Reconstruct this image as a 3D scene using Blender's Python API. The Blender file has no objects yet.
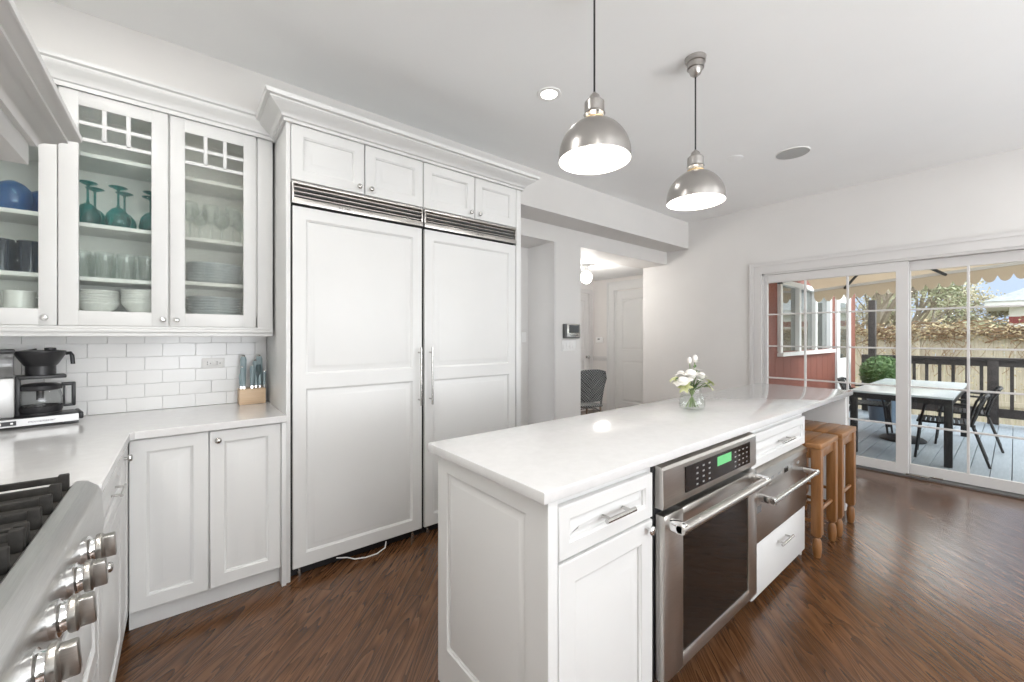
import bpy, bmesh, math, random
from mathutils import Vector, Matrix
random.seed(7)
D = bpy.data; SC = bpy.context.scene; COL = SC.collection
PI = math.pi
# ---------------------------------------------------------------- camera
cam_d = D.cameras.new('camera'); cam = D.objects.new('camera', cam_d); COL.objects.link(cam)
cam_d.sensor_width = 36.0; cam_d.lens = 407.54/1024*36.0
cam_d.shift_y = -(341-336.6)/1024; cam_d.clip_start = 0.02; cam_d.clip_end = 300
cam.location = (0, 0, 1.335); cam.rotation_euler = (PI/2, 0, -0.6809)
SC.camera = cam
# ---------------------------------------------------------------- view, sky, big lights
SC.view_settings.view_transform = 'Standard'; SC.view_settings.look = 'None'
SC.view_settings.gamma = 1; SC.view_settings.use_curve_mapping = False
SC.cycles.transparent_max_bounces = 24
SC.view_settings.exposure = 0.22
W = D.worlds.new('sky'); SC.world = W; W.use_nodes = True
_n = W.node_tree.nodes; _l = W.node_tree.links; _n.clear()
_o = _n.new('ShaderNodeOutputWorld'); _b = _n.new('ShaderNodeBackground')
_tc = _n.new('ShaderNodeTexCoord'); _no = _n.new('ShaderNodeTexNoise'); _r = _n.new('ShaderNodeValToRGB')
_no.inputs['Scale'].default_value = 2.6; _no.inputs['Detail'].default_value = 5
_l.new(_tc.outputs['Generated'], _no.inputs['Vector']); _nv = _n.new('ShaderNodeVectorMath'); _nv.operation = 'DISTANCE'; _nv.inputs[1].default_value = (.995, .03, .09)
_mr = _n.new('ShaderNodeMapRange'); _mr.inputs['From Min'].default_value = .05; _mr.inputs['From Max'].default_value = .30
_mr.inputs['To Min'].default_value = .28; _mr.inputs['To Max'].default_value = 0
_su = _n.new('ShaderNodeMath'); _su.operation = 'SUBTRACT'
_l.new(_tc.outputs['Generated'], _nv.inputs[0]); _l.new(_nv.outputs['Value'], _mr.inputs['Value'])
_l.new(_no.outputs['Fac'], _su.inputs[0]); _l.new(_mr.outputs[0], _su.inputs[1]); _l.new(_su.outputs[0], _r.inputs['Fac'])
_r.color_ramp.elements[0].position = 0.42; _r.color_ramp.elements[0].color = (0.115, 0.138, 0.182, 1)
_r.color_ramp.elements[1].position = 0.62; _r.color_ramp.elements[1].color = (0.97, 0.985, 1.0, 1)
_l.new(_r.outputs['Color'], _b.inputs['Color']); _b.inputs['Strength'].default_value = 5.2
_l.new(_b.outputs[0], _o.inputs[0])
def light(name, kind, loc, power, size=0.1, color=(1, 1, 1), rot=(0, 0, 0), sizey=None, spread=None):
    d = D.lights.new(name, kind); d.energy = power; d.color = color
    if kind == 'AREA':
        d.size = size
        if sizey: d.shape = 'RECTANGLE'; d.size_y = sizey
        else: d.shape = 'DISK'
        if spread: d.spread = spread
    elif kind == 'SUN': d.angle = size
    else: d.shadow_soft_size = size
    o = D.objects.new(name, d); COL.objects.link(o); o.location = loc; o.rotation_euler = rot
    return o
light('soft_sun', 'SUN', (8, -6, 9), 2.2, 0.35, (1, .96, .9), (math.radians(50), 0, math.radians(25)))
# added fill from outside the unseen rear window, tilted up to lift the ceiling
light('rear_fill_light', 'AREA', (1.95, -3.22, 1.1), 170, 4.6, (.95, .975, 1), (-PI/2-1.1, 0, PI), 1.75, math.radians(165))
DOWNLIGHT_AND_FILLS = [(1.822, 1.873), (4.6, -0.6), (2.9, -0.75), (1.2, -0.75), (0.35, -1.9), (3.2, -2.2), (0.12, 1.55), (-0.1, -0.5), (-0.4, 1.98)]  # first one is in view; the others are added fill lamps
DOWN_POWER = 3.6; PEND_POWER = 3.2

# ---------------------------------------------------------------- materials
def mat(name, color=(.8, .8, .8), rough=.5, metal=0, spec=.5, coat=0, emit=None, estr=0, trans=0, ior=1.45):
    m = D.materials.new(name); m.use_nodes = True
    b = m.node_tree.nodes['Principled BSDF']
    b.inputs['Base Color'].default_value = (*color, 1); b.inputs['Roughness'].default_value = rough
    b.inputs['Metallic'].default_value = metal; b.inputs['Specular IOR Level'].default_value = spec
    b.inputs['Coat Weight'].default_value = coat; b.inputs['IOR'].default_value = ior
    b.inputs['Transmission Weight'].default_value = trans
    if emit: b.inputs['Emission Color'].default_value = (*emit, 1); b.inputs['Emission Strength'].default_value = estr
    return m
def N(m, t): return m.node_tree.nodes.new(t)
def L(m, a, b): m.node_tree.links.new(a, b)
def P(m): return m.node_tree.nodes['Principled BSDF']
def coords(m, scale=(1, 1, 1), rot=(0, 0, 0), kind='Object'):
    t = N(m, 'ShaderNodeTexCoord'); mp = N(m, 'ShaderNodeMapping')
    mp.inputs['Scale'].default_value = scale; mp.inputs['Rotation'].default_value = rot
    L(m, t.outputs[kind], mp.inputs['Vector']); return mp.outputs['Vector']
def ramp(m, fac, stops):
    r = N(m, 'ShaderNodeValToRGB'); e = r.color_ramp.elements
    while len(e) < len(stops): e.new(0.5)
    for q, (p, c) in zip(e, stops): q.position = p; q.color = (*c, 1)
    L(m, fac, r.inputs['Fac']); return r.outputs['Color']
def noise(m, vec, scale, detail=4, rough=.55, dist=0):
    n = N(m, 'ShaderNodeTexNoise'); n.inputs['Scale'].default_value = scale; n.inputs['Detail'].default_value = detail
    n.inputs['Roughness'].default_value = rough; n.inputs['Distortion'].default_value = dist
    L(m, vec, n.inputs['Vector']); return n.outputs['Fac']
def bump(m, h, strength=.2, dist=.01):
    b = N(m, 'ShaderNodeBump'); b.inputs['Strength'].default_value = strength; b.inputs['Distance'].default_value = dist
    L(m, h, b.inputs['Height']); L(m, b.outputs['Normal'], P(m).inputs['Normal']); return b.outputs['Normal']
def mottled(name, c1, c2, scale=6, rough=.5, stretch=(1, 1, 1), bs=0, metal=0, coat=0, spec=.5):
    m = mat(name, c1, rough, metal, spec, coat); v = coords(m, stretch)
    f = noise(m, v, scale); L(m, ramp(m, f, [(.3, c1), (.7, c2)]), P(m).inputs['Base Color'])
    if bs: bump(m, f, bs)
    return m
M = {}
M['wall'] = mottled('greige_wall_paint', (.70, .685, .665), (.72, .705, .685), 3, .6)
M['hallwall'] = mottled('cream_hall_paint', (.74, .715, .69), (.76, .735, .71), 3, .6)
M['ceiling'] = mottled('ceiling_paint', (.88, .885, .88), (.90, .905, .90), 2, .7)
M['white'] = mottled('white_cabinet_paint', (.685, .685, .675), (.70, .70, .69), 4, .36)
M['trim'] = mottled('white_trim_paint', (.66, .645, .63), (.68, .665, .65), 4, .4)
M['inside'] = mat('cabinet_interior', (.84, .84, .81), .5)
M['quartz'] = mottled('white_quartz', (.645, .64, .635), (.68, .675, .67), 30, .12, coat=.2)
M['tile'] = mat('white_glazed_tile', (.86, .86, .85), .16)
M['grout'] = mat('grout', (.86, .86, .85), .5)
M['black'] = mat('black_void', (.012, .012, .012), .6)
M['blackplastic'] = mat('black_plastic', (.018, .018, .02), .32)
M['blackgloss'] = mat('black_glass', (.012, .008, .006), .05, 0, .22)
M['iron'] = mottled('cast_iron', (.018, .017, .016), (.035, .033, .03), 40, .7, bs=.2, spec=.25)
M['chrome'] = mat('chrome', (.82, .82, .82), .1, 1)
M['nickel'] = mat('satin_nickel', (.55, .54, .52), .26, 1)
def brushed(name, col, rough, axis=(1, 60, 60)):
    m = mat(name, col, rough, 1); v = coords(m, axis); f = noise(m, v, 12, 3)
    L(m, ramp(m, f, [(.3, tuple(x*.92 for x in col)), (.7, tuple(min(1, x*1.06) for x in col))]), P(m).inputs['Base Color'])
    bump(m, f, .05, .002); return m
M['steel'] = brushed('brushed_stainless', (.56, .535, .505), .28)
M['steelY'] = brushed('brushed_stainless_rangetop', (.60, .60, .59), .33, (60, 1, 60))
M['silver'] = mat('silver_lacquer', (.50, .50, .495), .38, .55)
M['knobmetal'] = brushed('knob_steel', (.40, .385, .36), .32)
M['shade'] = brushed('spun_nickel_shade', (.46, .44, .42), .30, (50, 50, 50))
M['lampin'] = mat('white_enamel', (.9, .9, .88), .4)
M['bulb'] = mat('lamp_bulb', (1, 1, 1), .5, emit=(1, .95, .87), estr=14)
M['lens'] = mat('downlight_lens', (1, 1, 1), .5, emit=(1, .97, .92), estr=5)
M['globe'] = mat('opal_globe', (1, 1, 1), .4, emit=(1, .95, .88), estr=2.2)
M['amber'] = mat('amber_burner_and_glow', (.75, .55, .3), .3, .7)  # tan burner metal; on the pendant vent ring it paints leaking lamplight
M['display'] = mat('green_display', (.1, .4, .15), .4, emit=(.25, .7, .30), estr=.26)
M['lcd'] = mat('dark_lcd', (.02, .022, .022), .15)
M['grey'] = mat('light_grey_print', (.30, .30, .30), .5)
M['greyplastic'] = mat('grey_plastic', (.12, .12, .12), .4)
M['whiteplastic'] = mat('white_plastic', (.84, .835, .82), .35)
M['maple'] = mottled('pale_maple', (.64, .46, .30), (.72, .54, .37), 8, .45, (1, 1, 14))
M['knife'] = mottled('pale_blue_knife_handle', (.27, .37, .40), (.36, .45, .48), 20, .35)
M['knifedark'] = mat('dark_slate_knife_handle', (.08, .12, .13), .35)
def woodmat(name, c1, c2, c3, stretch, rough=.38, scale=3):
    m = mat(name, c1, rough, coat=.2); v = coords(m, stretch)
    f = noise(m, v, scale, 6, .6, .6)
    L(m, ramp(m, f, [(.25, c1), (.5, c2), (.75, c3)]), P(m).inputs['Base Color']); bump(m, f, .06, .003); return m
M['oakleg'] = woodmat('honey_wood_leg', (.17, .070, .02), (.25, .110, .035), (.31, .148, .054), (16, 16, 1.2))
M['oakseat'] = woodmat('honey_wood_seat', (.23, .10, .032), (.32, .148, .052), (.39, .195, .078), (2, 22, 22))
def glassy(name, tint=(1, 1, 1), gloss=.9, rough=.02, solid=None, ratio=0.0, bumps=0, bscale=60, refr=0):
    """thin sheet glass: light goes straight through it, its face mirrors by Fresnel"""
    m = D.materials.new(name); m.use_nodes = True; nt = m.node_tree; nt.nodes.clear()
    out = N(m, 'ShaderNodeOutputMaterial'); tr = N(m, 'ShaderNodeBsdfTransparent'); gl = N(m, 'ShaderNodeBsdfGlossy')
    mx = N(m, 'ShaderNodeMixShader'); fr = N(m, 'ShaderNodeFresnel'); ml = N(m, 'ShaderNodeMath'); ml.operation = 'MULTIPLY'
    tr.inputs['Color'].default_value = (*tint, 1); gl.inputs['Roughness'].default_value = rough
    fr.inputs['IOR'].default_value = 1.5; ml.inputs[1].default_value = gloss
    gm = N(m, 'ShaderNodeNewGeometry'); inv = N(m, 'ShaderNodeMath'); inv.operation = 'SUBTRACT'; inv.inputs[0].default_value = 1.0
    L(m, gm.outputs['Backfacing'], inv.inputs[1]); m4 = N(m, 'ShaderNodeMath'); m4.operation = 'MULTIPLY'; m4.use_clamp = True
    L(m, fr.outputs[0], ml.inputs[0]); L(m, ml.outputs[0], m4.inputs[0]); L(m, inv.outputs[0], m4.inputs[1]); L(m, m4.outputs[0], mx.inputs[0])
    body = tr.outputs[0]
    if solid:
        df = N(m, 'ShaderNodeBsdfDiffuse'); df.inputs['Color'].default_value = (*solid, 1)
        m2 = N(m, 'ShaderNodeMixShader'); m2.inputs[0].default_value = ratio
        L(m, body, m2.inputs[1]); L(m, df.outputs[0], m2.inputs[2]); body = m2.outputs[0]
    if refr:
        rf = N(m, 'ShaderNodeBsdfRefraction'); rf.inputs['IOR'].default_value = 1.12; rf.inputs['Roughness'].default_value = .06
        rf.inputs['Color'].default_value = (*tint, 1)
        m3 = N(m, 'ShaderNodeMixShader'); m3.inputs[0].default_value = refr
        L(m, body, m3.inputs[1]); L(m, rf.outputs[0], m3.inputs[2]); body = m3.outputs[0]
    if bumps:
        v = coords(m); f = noise(m, v, bscale, 2, .5, .4); b = N(m, 'ShaderNodeBump')
        b.inputs['Strength'].default_value = bumps; b.inputs['Distance'].default_value = .01
        L(m, f, b.inputs['Height']); L(m, b.outputs[0], gl.inputs['Normal']); L(m, b.outputs[0], fr.inputs['Normal'])
        if refr: L(m, b.outputs[0], rf.inputs['Normal'])
    L(m, body, mx.inputs[1]); L(m, gl.outputs[0], mx.inputs[2]); L(m, mx.outputs[0], out.inputs[0]); return m
M['glass'] = glassy('clear_window_glass', (.97, .985, .98), .8)
M['seeded'] = glassy('seeded_glass', (.965, .985, .97), .7, .05, solid=(.7, .74, .70), ratio=.02, bumps=.25, bscale=70, refr=.05)
M['seedclear'] = glassy('seeded_glass_strong', (.965, .975, .95), .9, .05, solid=(.7, .7, .66), ratio=.05, bumps=.6, bscale=90, refr=.22)
M['tumbler'] = glassy('clear_drinking_glass', (.94, .955, .95), 1.2, .03, solid=(.8, .82, .8), ratio=.06)
M['teal'] = glassy('teal_glass', (.12, .55, .53), 1.3, .03, solid=(.0, .24, .25), ratio=.22)
M['blueglass'] = glassy('swirled_blue_glass', (.16, .40, .72), 1.3, .04, solid=(.03, .18, .42), ratio=.3)
M['navyglass'] = glassy('dark_blue_glass', (.05, .10, .2), 1.2, .05, solid=(.012, .025, .055), ratio=.7)
M['vase'] = glassy('clear_vase_glass', (.985, .99, .99), 1.0, .02)
M['water'] = glassy('water', (.97, .985, .97), .4, .02, solid=(.6, .65, .55), ratio=.03)
M['carafe'] = glassy('carafe_glass', (.86, .87, .87), 1.5, .02)
M['smoke'] = glassy('smoked_tank_plastic', (.62, .62, .62), 1.2, .05, solid=(.3, .3, .3), ratio=.3)
M['china'] = mat('white_china', (.74, .74, .72), .2)
M['chinablue'] = mottled('bluish_glazed_china', (.60, .66, .70), (.76, .80, .82), 18, .22)
M['petal'] = mottled('white_petal', (.86, .83, .78), (.9, .88, .85), 30, .5)
M['petalgreen'] = mottled('pale_green_petal', (.52, .58, .22), (.74, .74, .46), 25, .5)
M['leaf'] = mottled('dark_green_leaf', (.05, .16, .035), (.11, .25, .06), 30, .45)
M['stem'] = mottled('green_stem', (.16, .25, .09), (.26, .33, .14), 20, .5)
M['cane'] = mat('rattan_cane', (.20, .15, .11), .45)
def weave():
    m = mat('black_and_white_weave', (.1, .1, .1), .5); v = coords(m, (1, 1, 1))
    c = N(m, 'ShaderNodeTexChecker'); c.inputs['Scale'].default_value = 60
    c.inputs['Color1'].default_value = (.012, .013, .014, 1); c.inputs['Color2'].default_value = (.26, .27, .265, 1)
    L(m, v, c.inputs['Vector']); L(m, c.outputs['Color'], P(m).inputs['Base Color']); return m
M['weave'] = weave()
# outdoors
def siding():
    m = mat('red_board_siding', (.30, .085, .06), .6); v = coords(m, (1, 1, 1)); f = noise(m, v, 5)
    L(m, ramp(m, f, [(.3, (.17, .052, .034)), (.7, (.22, .07, .046))]), P(m).inputs['Base Color']); return m
M['siding'] = siding()
M['deck'] = mottled('grey_blue_deck_board', (.28, .335, .38), (.37, .42, .47), 5, .4, (1, 10, 10))
M['darkwood'] = mottled('dark_stained_rail', (.03, .025, .023), (.055, .045, .04), 12, .5)
M['fencewood'] = mottled('weathered_fence_board', (.42, .36, .27), (.60, .53, .42), 4, .75, (8, 8, .8), .2)
M['vine'] = mottled('dry_vine', (.16, .09, .05), (.30, .19, .10), 8, .8)
M['vineleaf'] = mottled('dry_vine_leaf', (.36, .26, .15), (.52, .44, .26), 14, .7)
M['bark'] = mottled('grey_bark', (.20, .17, .13), (.36, .31, .25), 9, .8, (6, 6, 1), .3)
M['twigleaf'] = mottled('pale_spring_leaf', (.46, .42, .28), (.62, .57, .42), 2, .7)
M['twiggreen'] = mottled('grey_green_leaf', (.30, .33, .20), (.50, .50, .34), 2, .7)
M['shrub'] = mottled('boxwood_leaf', (.05, .12, .03), (.12, .22, .06), 12, .6)
M['pot'] = mottled('slate_blue_pot', (.10, .15, .20), (.14, .19, .25), 6, .5)
M['soil'] = mat('potting_soil', (.05, .035, .025), .9)
M['lawn'] = mottled('rough_lawn', (.16, .18, .07), (.28, .25, .13), 3, .9)
M['awning'] = glassy('x', (1, 1, 1))
D.materials.remove(M['awning'])
def awningmat():
    m = mat('tan_awning_canvas', (.58, .50, .40), .8); nt = m.node_tree
    tl = N(m, 'ShaderNodeBsdfTranslucent'); tl.inputs['Color'].default_value = (.66, .59, .49, 1)
    mx = N(m, 'ShaderNodeMixShader'); mx.inputs[0].default_value = .65
    out = [n for n in nt.nodes if n.type == 'OUTPUT_MATERIAL'][0]
    L(m, P(m).outputs[0], mx.inputs[1]); L(m, tl.outputs[0], mx.inputs[2]); L(m, mx.outputs[0], out.inputs[0]); return m
M['awning'] = awningmat()
M['tabletop'] = mat('pale_grey_tabletop', (.60, .66, .68), .22)
M['blackmetal'] = mat('black_powder_coat', (.015, .015, .016), .45)
M['housewhite'] = mat('white_house_paint', (.78, .78, .77), .6)
M['housered'] = mat('red_house_band', (.25, .05, .05), .6)
M['roof'] = mottled('grey_roof_shingle', (.32, .34, .34), (.44, .46, .45), 10, .8)
M['mirrorpane'] = mat('reflective_window_pane', (.10, .11, .10), .04, 0, 1.0)
M['mirrorpane'].node_tree.nodes['Principled BSDF'].inputs['IOR'].default_value = 2.6
def floormat():
    m = mat('dark_oak_floor', (.1, .05, .025), .3, spec=.65)
    v = coords(m, (1, 1, 1), (0, 0, -PI/4))
    br = N(m, 'ShaderNodeTexBrick'); br.offset = .37; br.offset_frequency = 2; br.squash = 1
    br.inputs['Color1'].default_value = (0, 0, 0, 1); br.inputs['Color2'].default_value = (1, 1, 1, 1)
    br.inputs['Mortar'].default_value = (.5, .5, .5, 1); br.inputs['Scale'].default_value = 1.0
    br.inputs['Mortar Size'].default_value = .0011; br.inputs['Mortar Smooth'].default_value = .3
    br.inputs['Bias'].default_value = 0; br.inputs['Brick Width'].default_value = 1.25; br.inputs['Row Height'].default_value = .083
    L(m, v, br.inputs['Vector'])
    sep = N(m, 'ShaderNodeSeparateColor'); L(m, br.outputs['Color'], sep.inputs[0])
    off = N(m, 'ShaderNodeMath'); off.operation = 'MULTIPLY'; off.inputs[1].default_value = 37.0; L(m, sep.outputs[0], off.inputs[0])
    # long cathedral figure, different on every board
    mp = N(m, 'ShaderNodeMapping'); mp.inputs['Scale'].default_value = (.62, 7.5, 1); L(m, v, mp.inputs['Vector'])
    add = N(m, 'ShaderNodeVectorMath'); add.operation = 'ADD'; cmb = N(m, 'ShaderNodeCombineXYZ')
    L(m, off.outputs[0], cmb.inputs[2]); L(m, off.outputs[0], cmb.inputs[0])
    L(m, mp.outputs[0], add.inputs[0]); L(m, cmb.outputs[0], add.inputs[1])
    big = noise(m, add.outputs[0], 1.5, 1.5, .5, .35)
    rings = N(m, 'ShaderNodeMath'); rings.operation = 'MULTIPLY'; rings.inputs[1].default_value = 15.0; L(m, big, rings.inputs[0])
    fr = N(m, 'ShaderNodeMath'); fr.operation = 'FRACT'; L(m, rings.outputs[0], fr.inputs[0])
    mp2 = N(m, 'ShaderNodeMapping'); mp2.inputs['Scale'].default_value = (5, 90, 1); L(m, v, mp2.inputs['Vector'])
    fine = noise(m, mp2.outputs[0], 2.5, 3, .65)
    mixf = N(m, 'ShaderNodeMath'); mixf.operation = 'MULTIPLY_ADD'; mixf.inputs[1].default_value = .48; mixf.inputs[2].default_value = .0
    L(m, fr.outputs[0], mixf.inputs[0])
    sm = N(m, 'ShaderNodeMath'); sm.operation = 'MULTIPLY_ADD'; sm.inputs[1].default_value = .68; L(m, fine, sm.inputs[0]); L(m, mixf.outputs[0], sm.inputs[2])
    grain = ramp(m, sm.outputs[0], [(.16, (.011, .005, .0025)), (.31, (.052, .0215, .0085)), (.52, (.098, .043, .018)), (.85, (.158, .076, .035))])
    tone = ramp(m, sep.outputs[0], [(0, (.86, .85, .84)), (1, (1.12, 1.11, 1.09))])
    mul = N(m, 'ShaderNodeMix'); mul.data_type = 'RGBA'; mul.blend_type = 'MULTIPLY'; mul.inputs[0].default_value = 1
    L(m, grain, mul.inputs[6]); L(m, tone, mul.inputs[7])
    seam = N(m, 'ShaderNodeMix'); seam.data_type = 'RGBA'; L(m, br.outputs['Fac'], seam.inputs[0])
    L(m, mul.outputs[2], seam.inputs[6]); seam.inputs[7].default_value = (.02, .01, .006, 1)
    L(m, seam.outputs[2], P(m).inputs['Base Color'])
    rr = N(m, 'ShaderNodeMapRange'); rr.inputs['To Min'].default_value = .25; rr.inputs['To Max'].default_value = .14
    L(m, sm.outputs[0], rr.inputs['Value']); L(m, rr.outputs[0], P(m).inputs['Roughness'])
    bump(m, sm.outputs[0], .10, .004); return m
M['floor'] = floormat()

# ---------------------------------------------------------------- mesh helpers
class MB:
    def __init__(s): s.bm = bmesh.new()
    def box(s, x0, x1, y0, y1, z0, z1, bev=0, seg=2):
        bm = bmesh.new()
        c = [Vector((x, y, z)) for x in (x0, x1) for y in (y0, y1) for z in (z0, z1)]
        v = [bm.verts.new(p) for p in c]
        for f in ((0, 1, 3, 2), (4, 6, 7, 5), (0, 4, 5, 1), (2, 3, 7, 6), (0, 2, 6, 4), (1, 5, 7, 3)): bm.faces.new([v[i] for i in f])
        bmesh.ops.recalc_face_normals(bm, faces=bm.faces)
        if bev: bmesh.ops.bevel(bm, geom=bm.edges[:], offset=bev, segments=seg, affect='EDGES', profile=.5)
        s._add(bm); return s
    def _add(s, bm):
        me = D.meshes.new('tmp'); bm.to_mesh(me); bm.free(); s.bm.from_mesh(me); D.meshes.remove(me)
    def rings(s, loops, cap0=True, cap1=True, close=True):
        """loops: lists of points with the same count; skinned one to the next"""
        bm = bmesh.new(); R = [[bm.verts.new(p) for p in lp] for lp in loops]; n = len(loops[0])
        for a, b in zip(R, R[1:]):
            for i in range(n if close else n-1):
                j = (i+1) % n
                try: bm.faces.new((a[i], a[j], b[j], b[i]))
                except ValueError: pass
        if cap0: bm.faces.new(R[0][::-1])
        if cap1: bm.faces.new(R[-1])
        bmesh.ops.recalc_face_normals(bm, faces=bm.faces); s._add(bm); return s
    def lathe(s, prof, c=(0, 0, 0), seg=32, axis='Z', caps=(True, True)):
        lp = []
        for r, z in prof:
            r = max(r, 1e-4); ring = []
            for i in range(seg):
                a = 2*PI*i/seg; x, y = r*math.cos(a), r*math.sin(a)
                p = (x, y, z) if axis == 'Z' else ((z, x, y) if axis == 'X' else (y, z, x))
                ring.append(Vector(p)+Vector(c))
            lp.append(ring)
        return s.rings(lp, *caps)
    def tube(s, pts, r, seg=8, r1=None, caps=True):
        pts = [Vector(p) for p in pts]; n = len(pts); lp = []; up = None
        for i, p in enumerate(pts):
            t = (pts[min(i+1, n-1)]-pts[max(i-1, 0)]).normalized()
            if up is None: up = t.orthogonal().normalized()
            else:
                up = (up-t*up.dot(t)); up = up.normalized() if up.length > 1e-6 else t.orthogonal().normalized()
            b = t.cross(up); rr = r if r1 is None else r+(r1-r)*i/max(n-1, 1)
            lp.append([p+up*(rr*math.cos(2*PI*k/seg))+b*(rr*math.sin(2*PI*k/seg)) for k in range(seg)])
        return s.rings(lp, caps, caps)
    def bar(s, a, b, w, h, up=(0, 0, 1)):
        a, b = Vector(a), Vector(b); t = (b-a).normalized(); u = Vector(up); sd = t.cross(u)
        if sd.length < 1e-5: sd = Vector((1, 0, 0))
        sd.normalize(); u = sd.cross(t)
        return s.rings([[p+sd*(w/2*i)+u*(h/2*j) for i, j in ((-1, -1), (1, -1), (1, 1), (-1, 1))] for p in (a, b)])
    def ball(s, c, rx, ry=None, rz=None, seg=16, rings=10):
        ry = ry or rx; rz = rz or rx; bm = bmesh.new()
        bmesh.ops.create_uvsphere(bm, u_segments=seg, v_segments=rings, radius=1)
        for v in bm.verts: v.co = Vector((v.co.x*rx, v.co.y*ry, v.co.z*rz))+Vector(c)
        s._add(bm); return s
    def prism(s, poly, a, b, axis='X'):
        def q(p, t): return {'X': (t, p[0], p[1]), 'Y': (p[0], t, p[1]), 'Z': (p[0], p[1], t)}[axis]
        return s.rings([[q(p, a) for p in poly], [q(p, b) for p in poly]])
    def sweep(s, prof, path, outs, cap=True):
        """prof: (out, z) pairs; path: xy corners; outs: outward xy direction (already mitred) at every corner"""
        lp = [[Vector((x+ox*o, y+oy*o, z)) for o, z in prof] for (x, y), (ox, oy) in zip(path, outs)]
        return s.rings(lp, cap, cap)
    def quad(s, pts):
        s.bm.faces.new([s.bm.verts.new(p) for p in pts]); return s
    def panel(s, mp, u0, u1, v0, v1, t=.02, holes=None, fw=.055, raised=.032, back=True, depth=.013):
        """a framed door: frame face at w=t, raised fields inside the holes"""
        if holes is None: holes = [(u0+fw, u1-fw, v0+fw, v1-fw)]
        def rect(i, w, a=u0, b=u1, c=v0, d=v1): return [mp(a+i, c+i, w), mp(b-i, c+i, w), mp(b-i, d-i, w), mp(a+i, d-i, w)]
        e = .004
        s.rings([rect(0, 0), rect(0, t-e), rect(e*.35, t-e*.35), rect(e, t)], back, False)
        us = sorted({u0+e, u1-e} | {h[0] for h in holes} | {h[1] for h in holes})
        vs = sorted({v0+e, v1-e} | {h[2] for h in holes} | {h[3] for h in holes})
        flip = (Vector(mp(1, 0, 0))-Vector(mp(0, 0, 0))).cross(Vector(mp(0, 1, 0))-Vector(mp(0, 0, 0))).dot(Vector(mp(0, 0, 1))-Vector(mp(0, 0, 0))) < 0
        for a, b in zip(us, us[1:]):
            for c, d in zip(vs, vs[1:]):
                mu, mv = (a+b)/2, (c+d)/2
                if any(h[0] < mu < h[1] and h[2] < mv < h[3] for h in holes): continue
                q = [mp(a, c, t), mp(b, c, t), mp(b, d, t), mp(a, d, t)]
                s.quad(q[::-1] if flip else q)
        for h in holes:
            lps = [rect(i, w, *h) for i, w in ((0, t), (.003, t-.004), (.008, t-.006), (.010, t-depth), (.015, t-depth), (.015+raised, t-.0015), (.017+raised, t-.0012))]
            bm = bmesh.new(); R = [[bm.verts.new(p) for p in lp] for lp in lps]
            for A, B in zip(R, R[1:]):
                for i in range(4):
                    j = (i+1) % 4; f = (A[i], A[j], B[j], B[i]); bm.faces.new(f[::-1] if flip else f)
            bm.faces.new(R[-1][::-1] if flip else R[-1]); s._add(bm)
        return s
    def xform(s, mtx):
        bmesh.ops.transform(s.bm, matrix=mtx, verts=s.bm.verts); return s
    def build(s, name, m, parent=None, smooth=True, ang=40):
        me = D.meshes.new(name)
        if parent is not None:
            off = Vector((0, 0, 0)); q = parent
            while q is not None: off += q.location; q = q.parent
            bmesh.ops.translate(s.bm, verts=s.bm.verts, vec=-off)
        s.bm.to_mesh(me); s.bm.free()
        for mm in (m if isinstance(m, (list, tuple)) else [m]): me.materials.append(mm)
        if smooth:
            me.shade_smooth()
            me.set_sharp_from_angle(angle=math.radians(ang))
        o = D.objects.new(name, me); COL.objects.link(o); o.parent = parent; return o
def tag(o, label=None, cat=None, group=None, kind=None):
    if label: o['label'] = label
    if cat: o['category'] = cat
    if group: o['group'] = group
    if kind: o['kind'] = kind
    return o
def thing(name, label, cat, loc=(0, 0, 0), rz=0, group=None, kind=None):
    o = D.objects.new(name, None); COL.objects.link(o); o.location = loc; o.rotation_euler = (0, 0, rz); o.empty_display_size = .1
    return tag(o, label, cat, group, kind)
def struct(name, mb, m, parent=None, smooth=False):
    o = mb.build(name, m, parent, smooth); o['kind'] = 'structure'; return o
def clone(root, loc, rz=None, label=None, group=None):
    r = root.copy(); COL.objects.link(r); r.location = loc
    if rz is not None: r.rotation_euler = (0, 0, rz)
    if label: r['label'] = label
    if group: r['group'] = group
    for ch in list(root.children):
        c = ch.copy(); COL.objects.link(c); c.parent = r
        for g in list(ch.children):
            d = g.copy(); COL.objects.link(d); d.parent = c
    return r
def lettering(name, text, size, m, parent, mtx, shear=0, ext=.0003):
    cu = D.curves.new(name, 'FONT'); cu.body = text; cu.size = size; cu.extrude = ext; cu.shear = shear; cu.align_x = 'CENTER'; cu.align_y = 'CENTER'
    t = D.objects.new(name+'_tmp', cu); COL.objects.link(t); bpy.context.view_layer.update()
    me = D.meshes.new_from_object(t.evaluated_get(bpy.context.evaluated_depsgraph_get())); D.objects.remove(t); D.curves.remove(cu)
    me.materials.clear(); me.materials.append(m); me.transform(Matrix.Translation(-parent.location) @ mtx)
    o = D.objects.new(name, me); COL.objects.link(o); o.parent = parent; return o
def fy(Y): return lambda u, v, w: (u, Y-w, v)          # a front facing -Y
def fx(X): return lambda u, v, w: (X+w, u, v)          # a front facing +X
def fxm(X): return lambda u, v, w: (X-w, u, v)         # a front facing -X
def knob(parent, p, axis, m=None, r=.0145, name='knob'):
    pr = [(.006, 0), (.006, .010), (.008, .012), (r, .017), (r, .022), (r*.8, .026), (r*.3, .028)]
    mb = MB()
    if axis == '-Y': mb.lathe([(a, -b) for a, b in pr], p, 16, 'Y')
    elif axis == '+X': mb.lathe(pr, p, 16, 'X')
    else: mb.lathe([(a, -b) for a, b in pr], p, 16, 'X')
    return mb.build(name, m or M['nickel'], parent)
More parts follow.
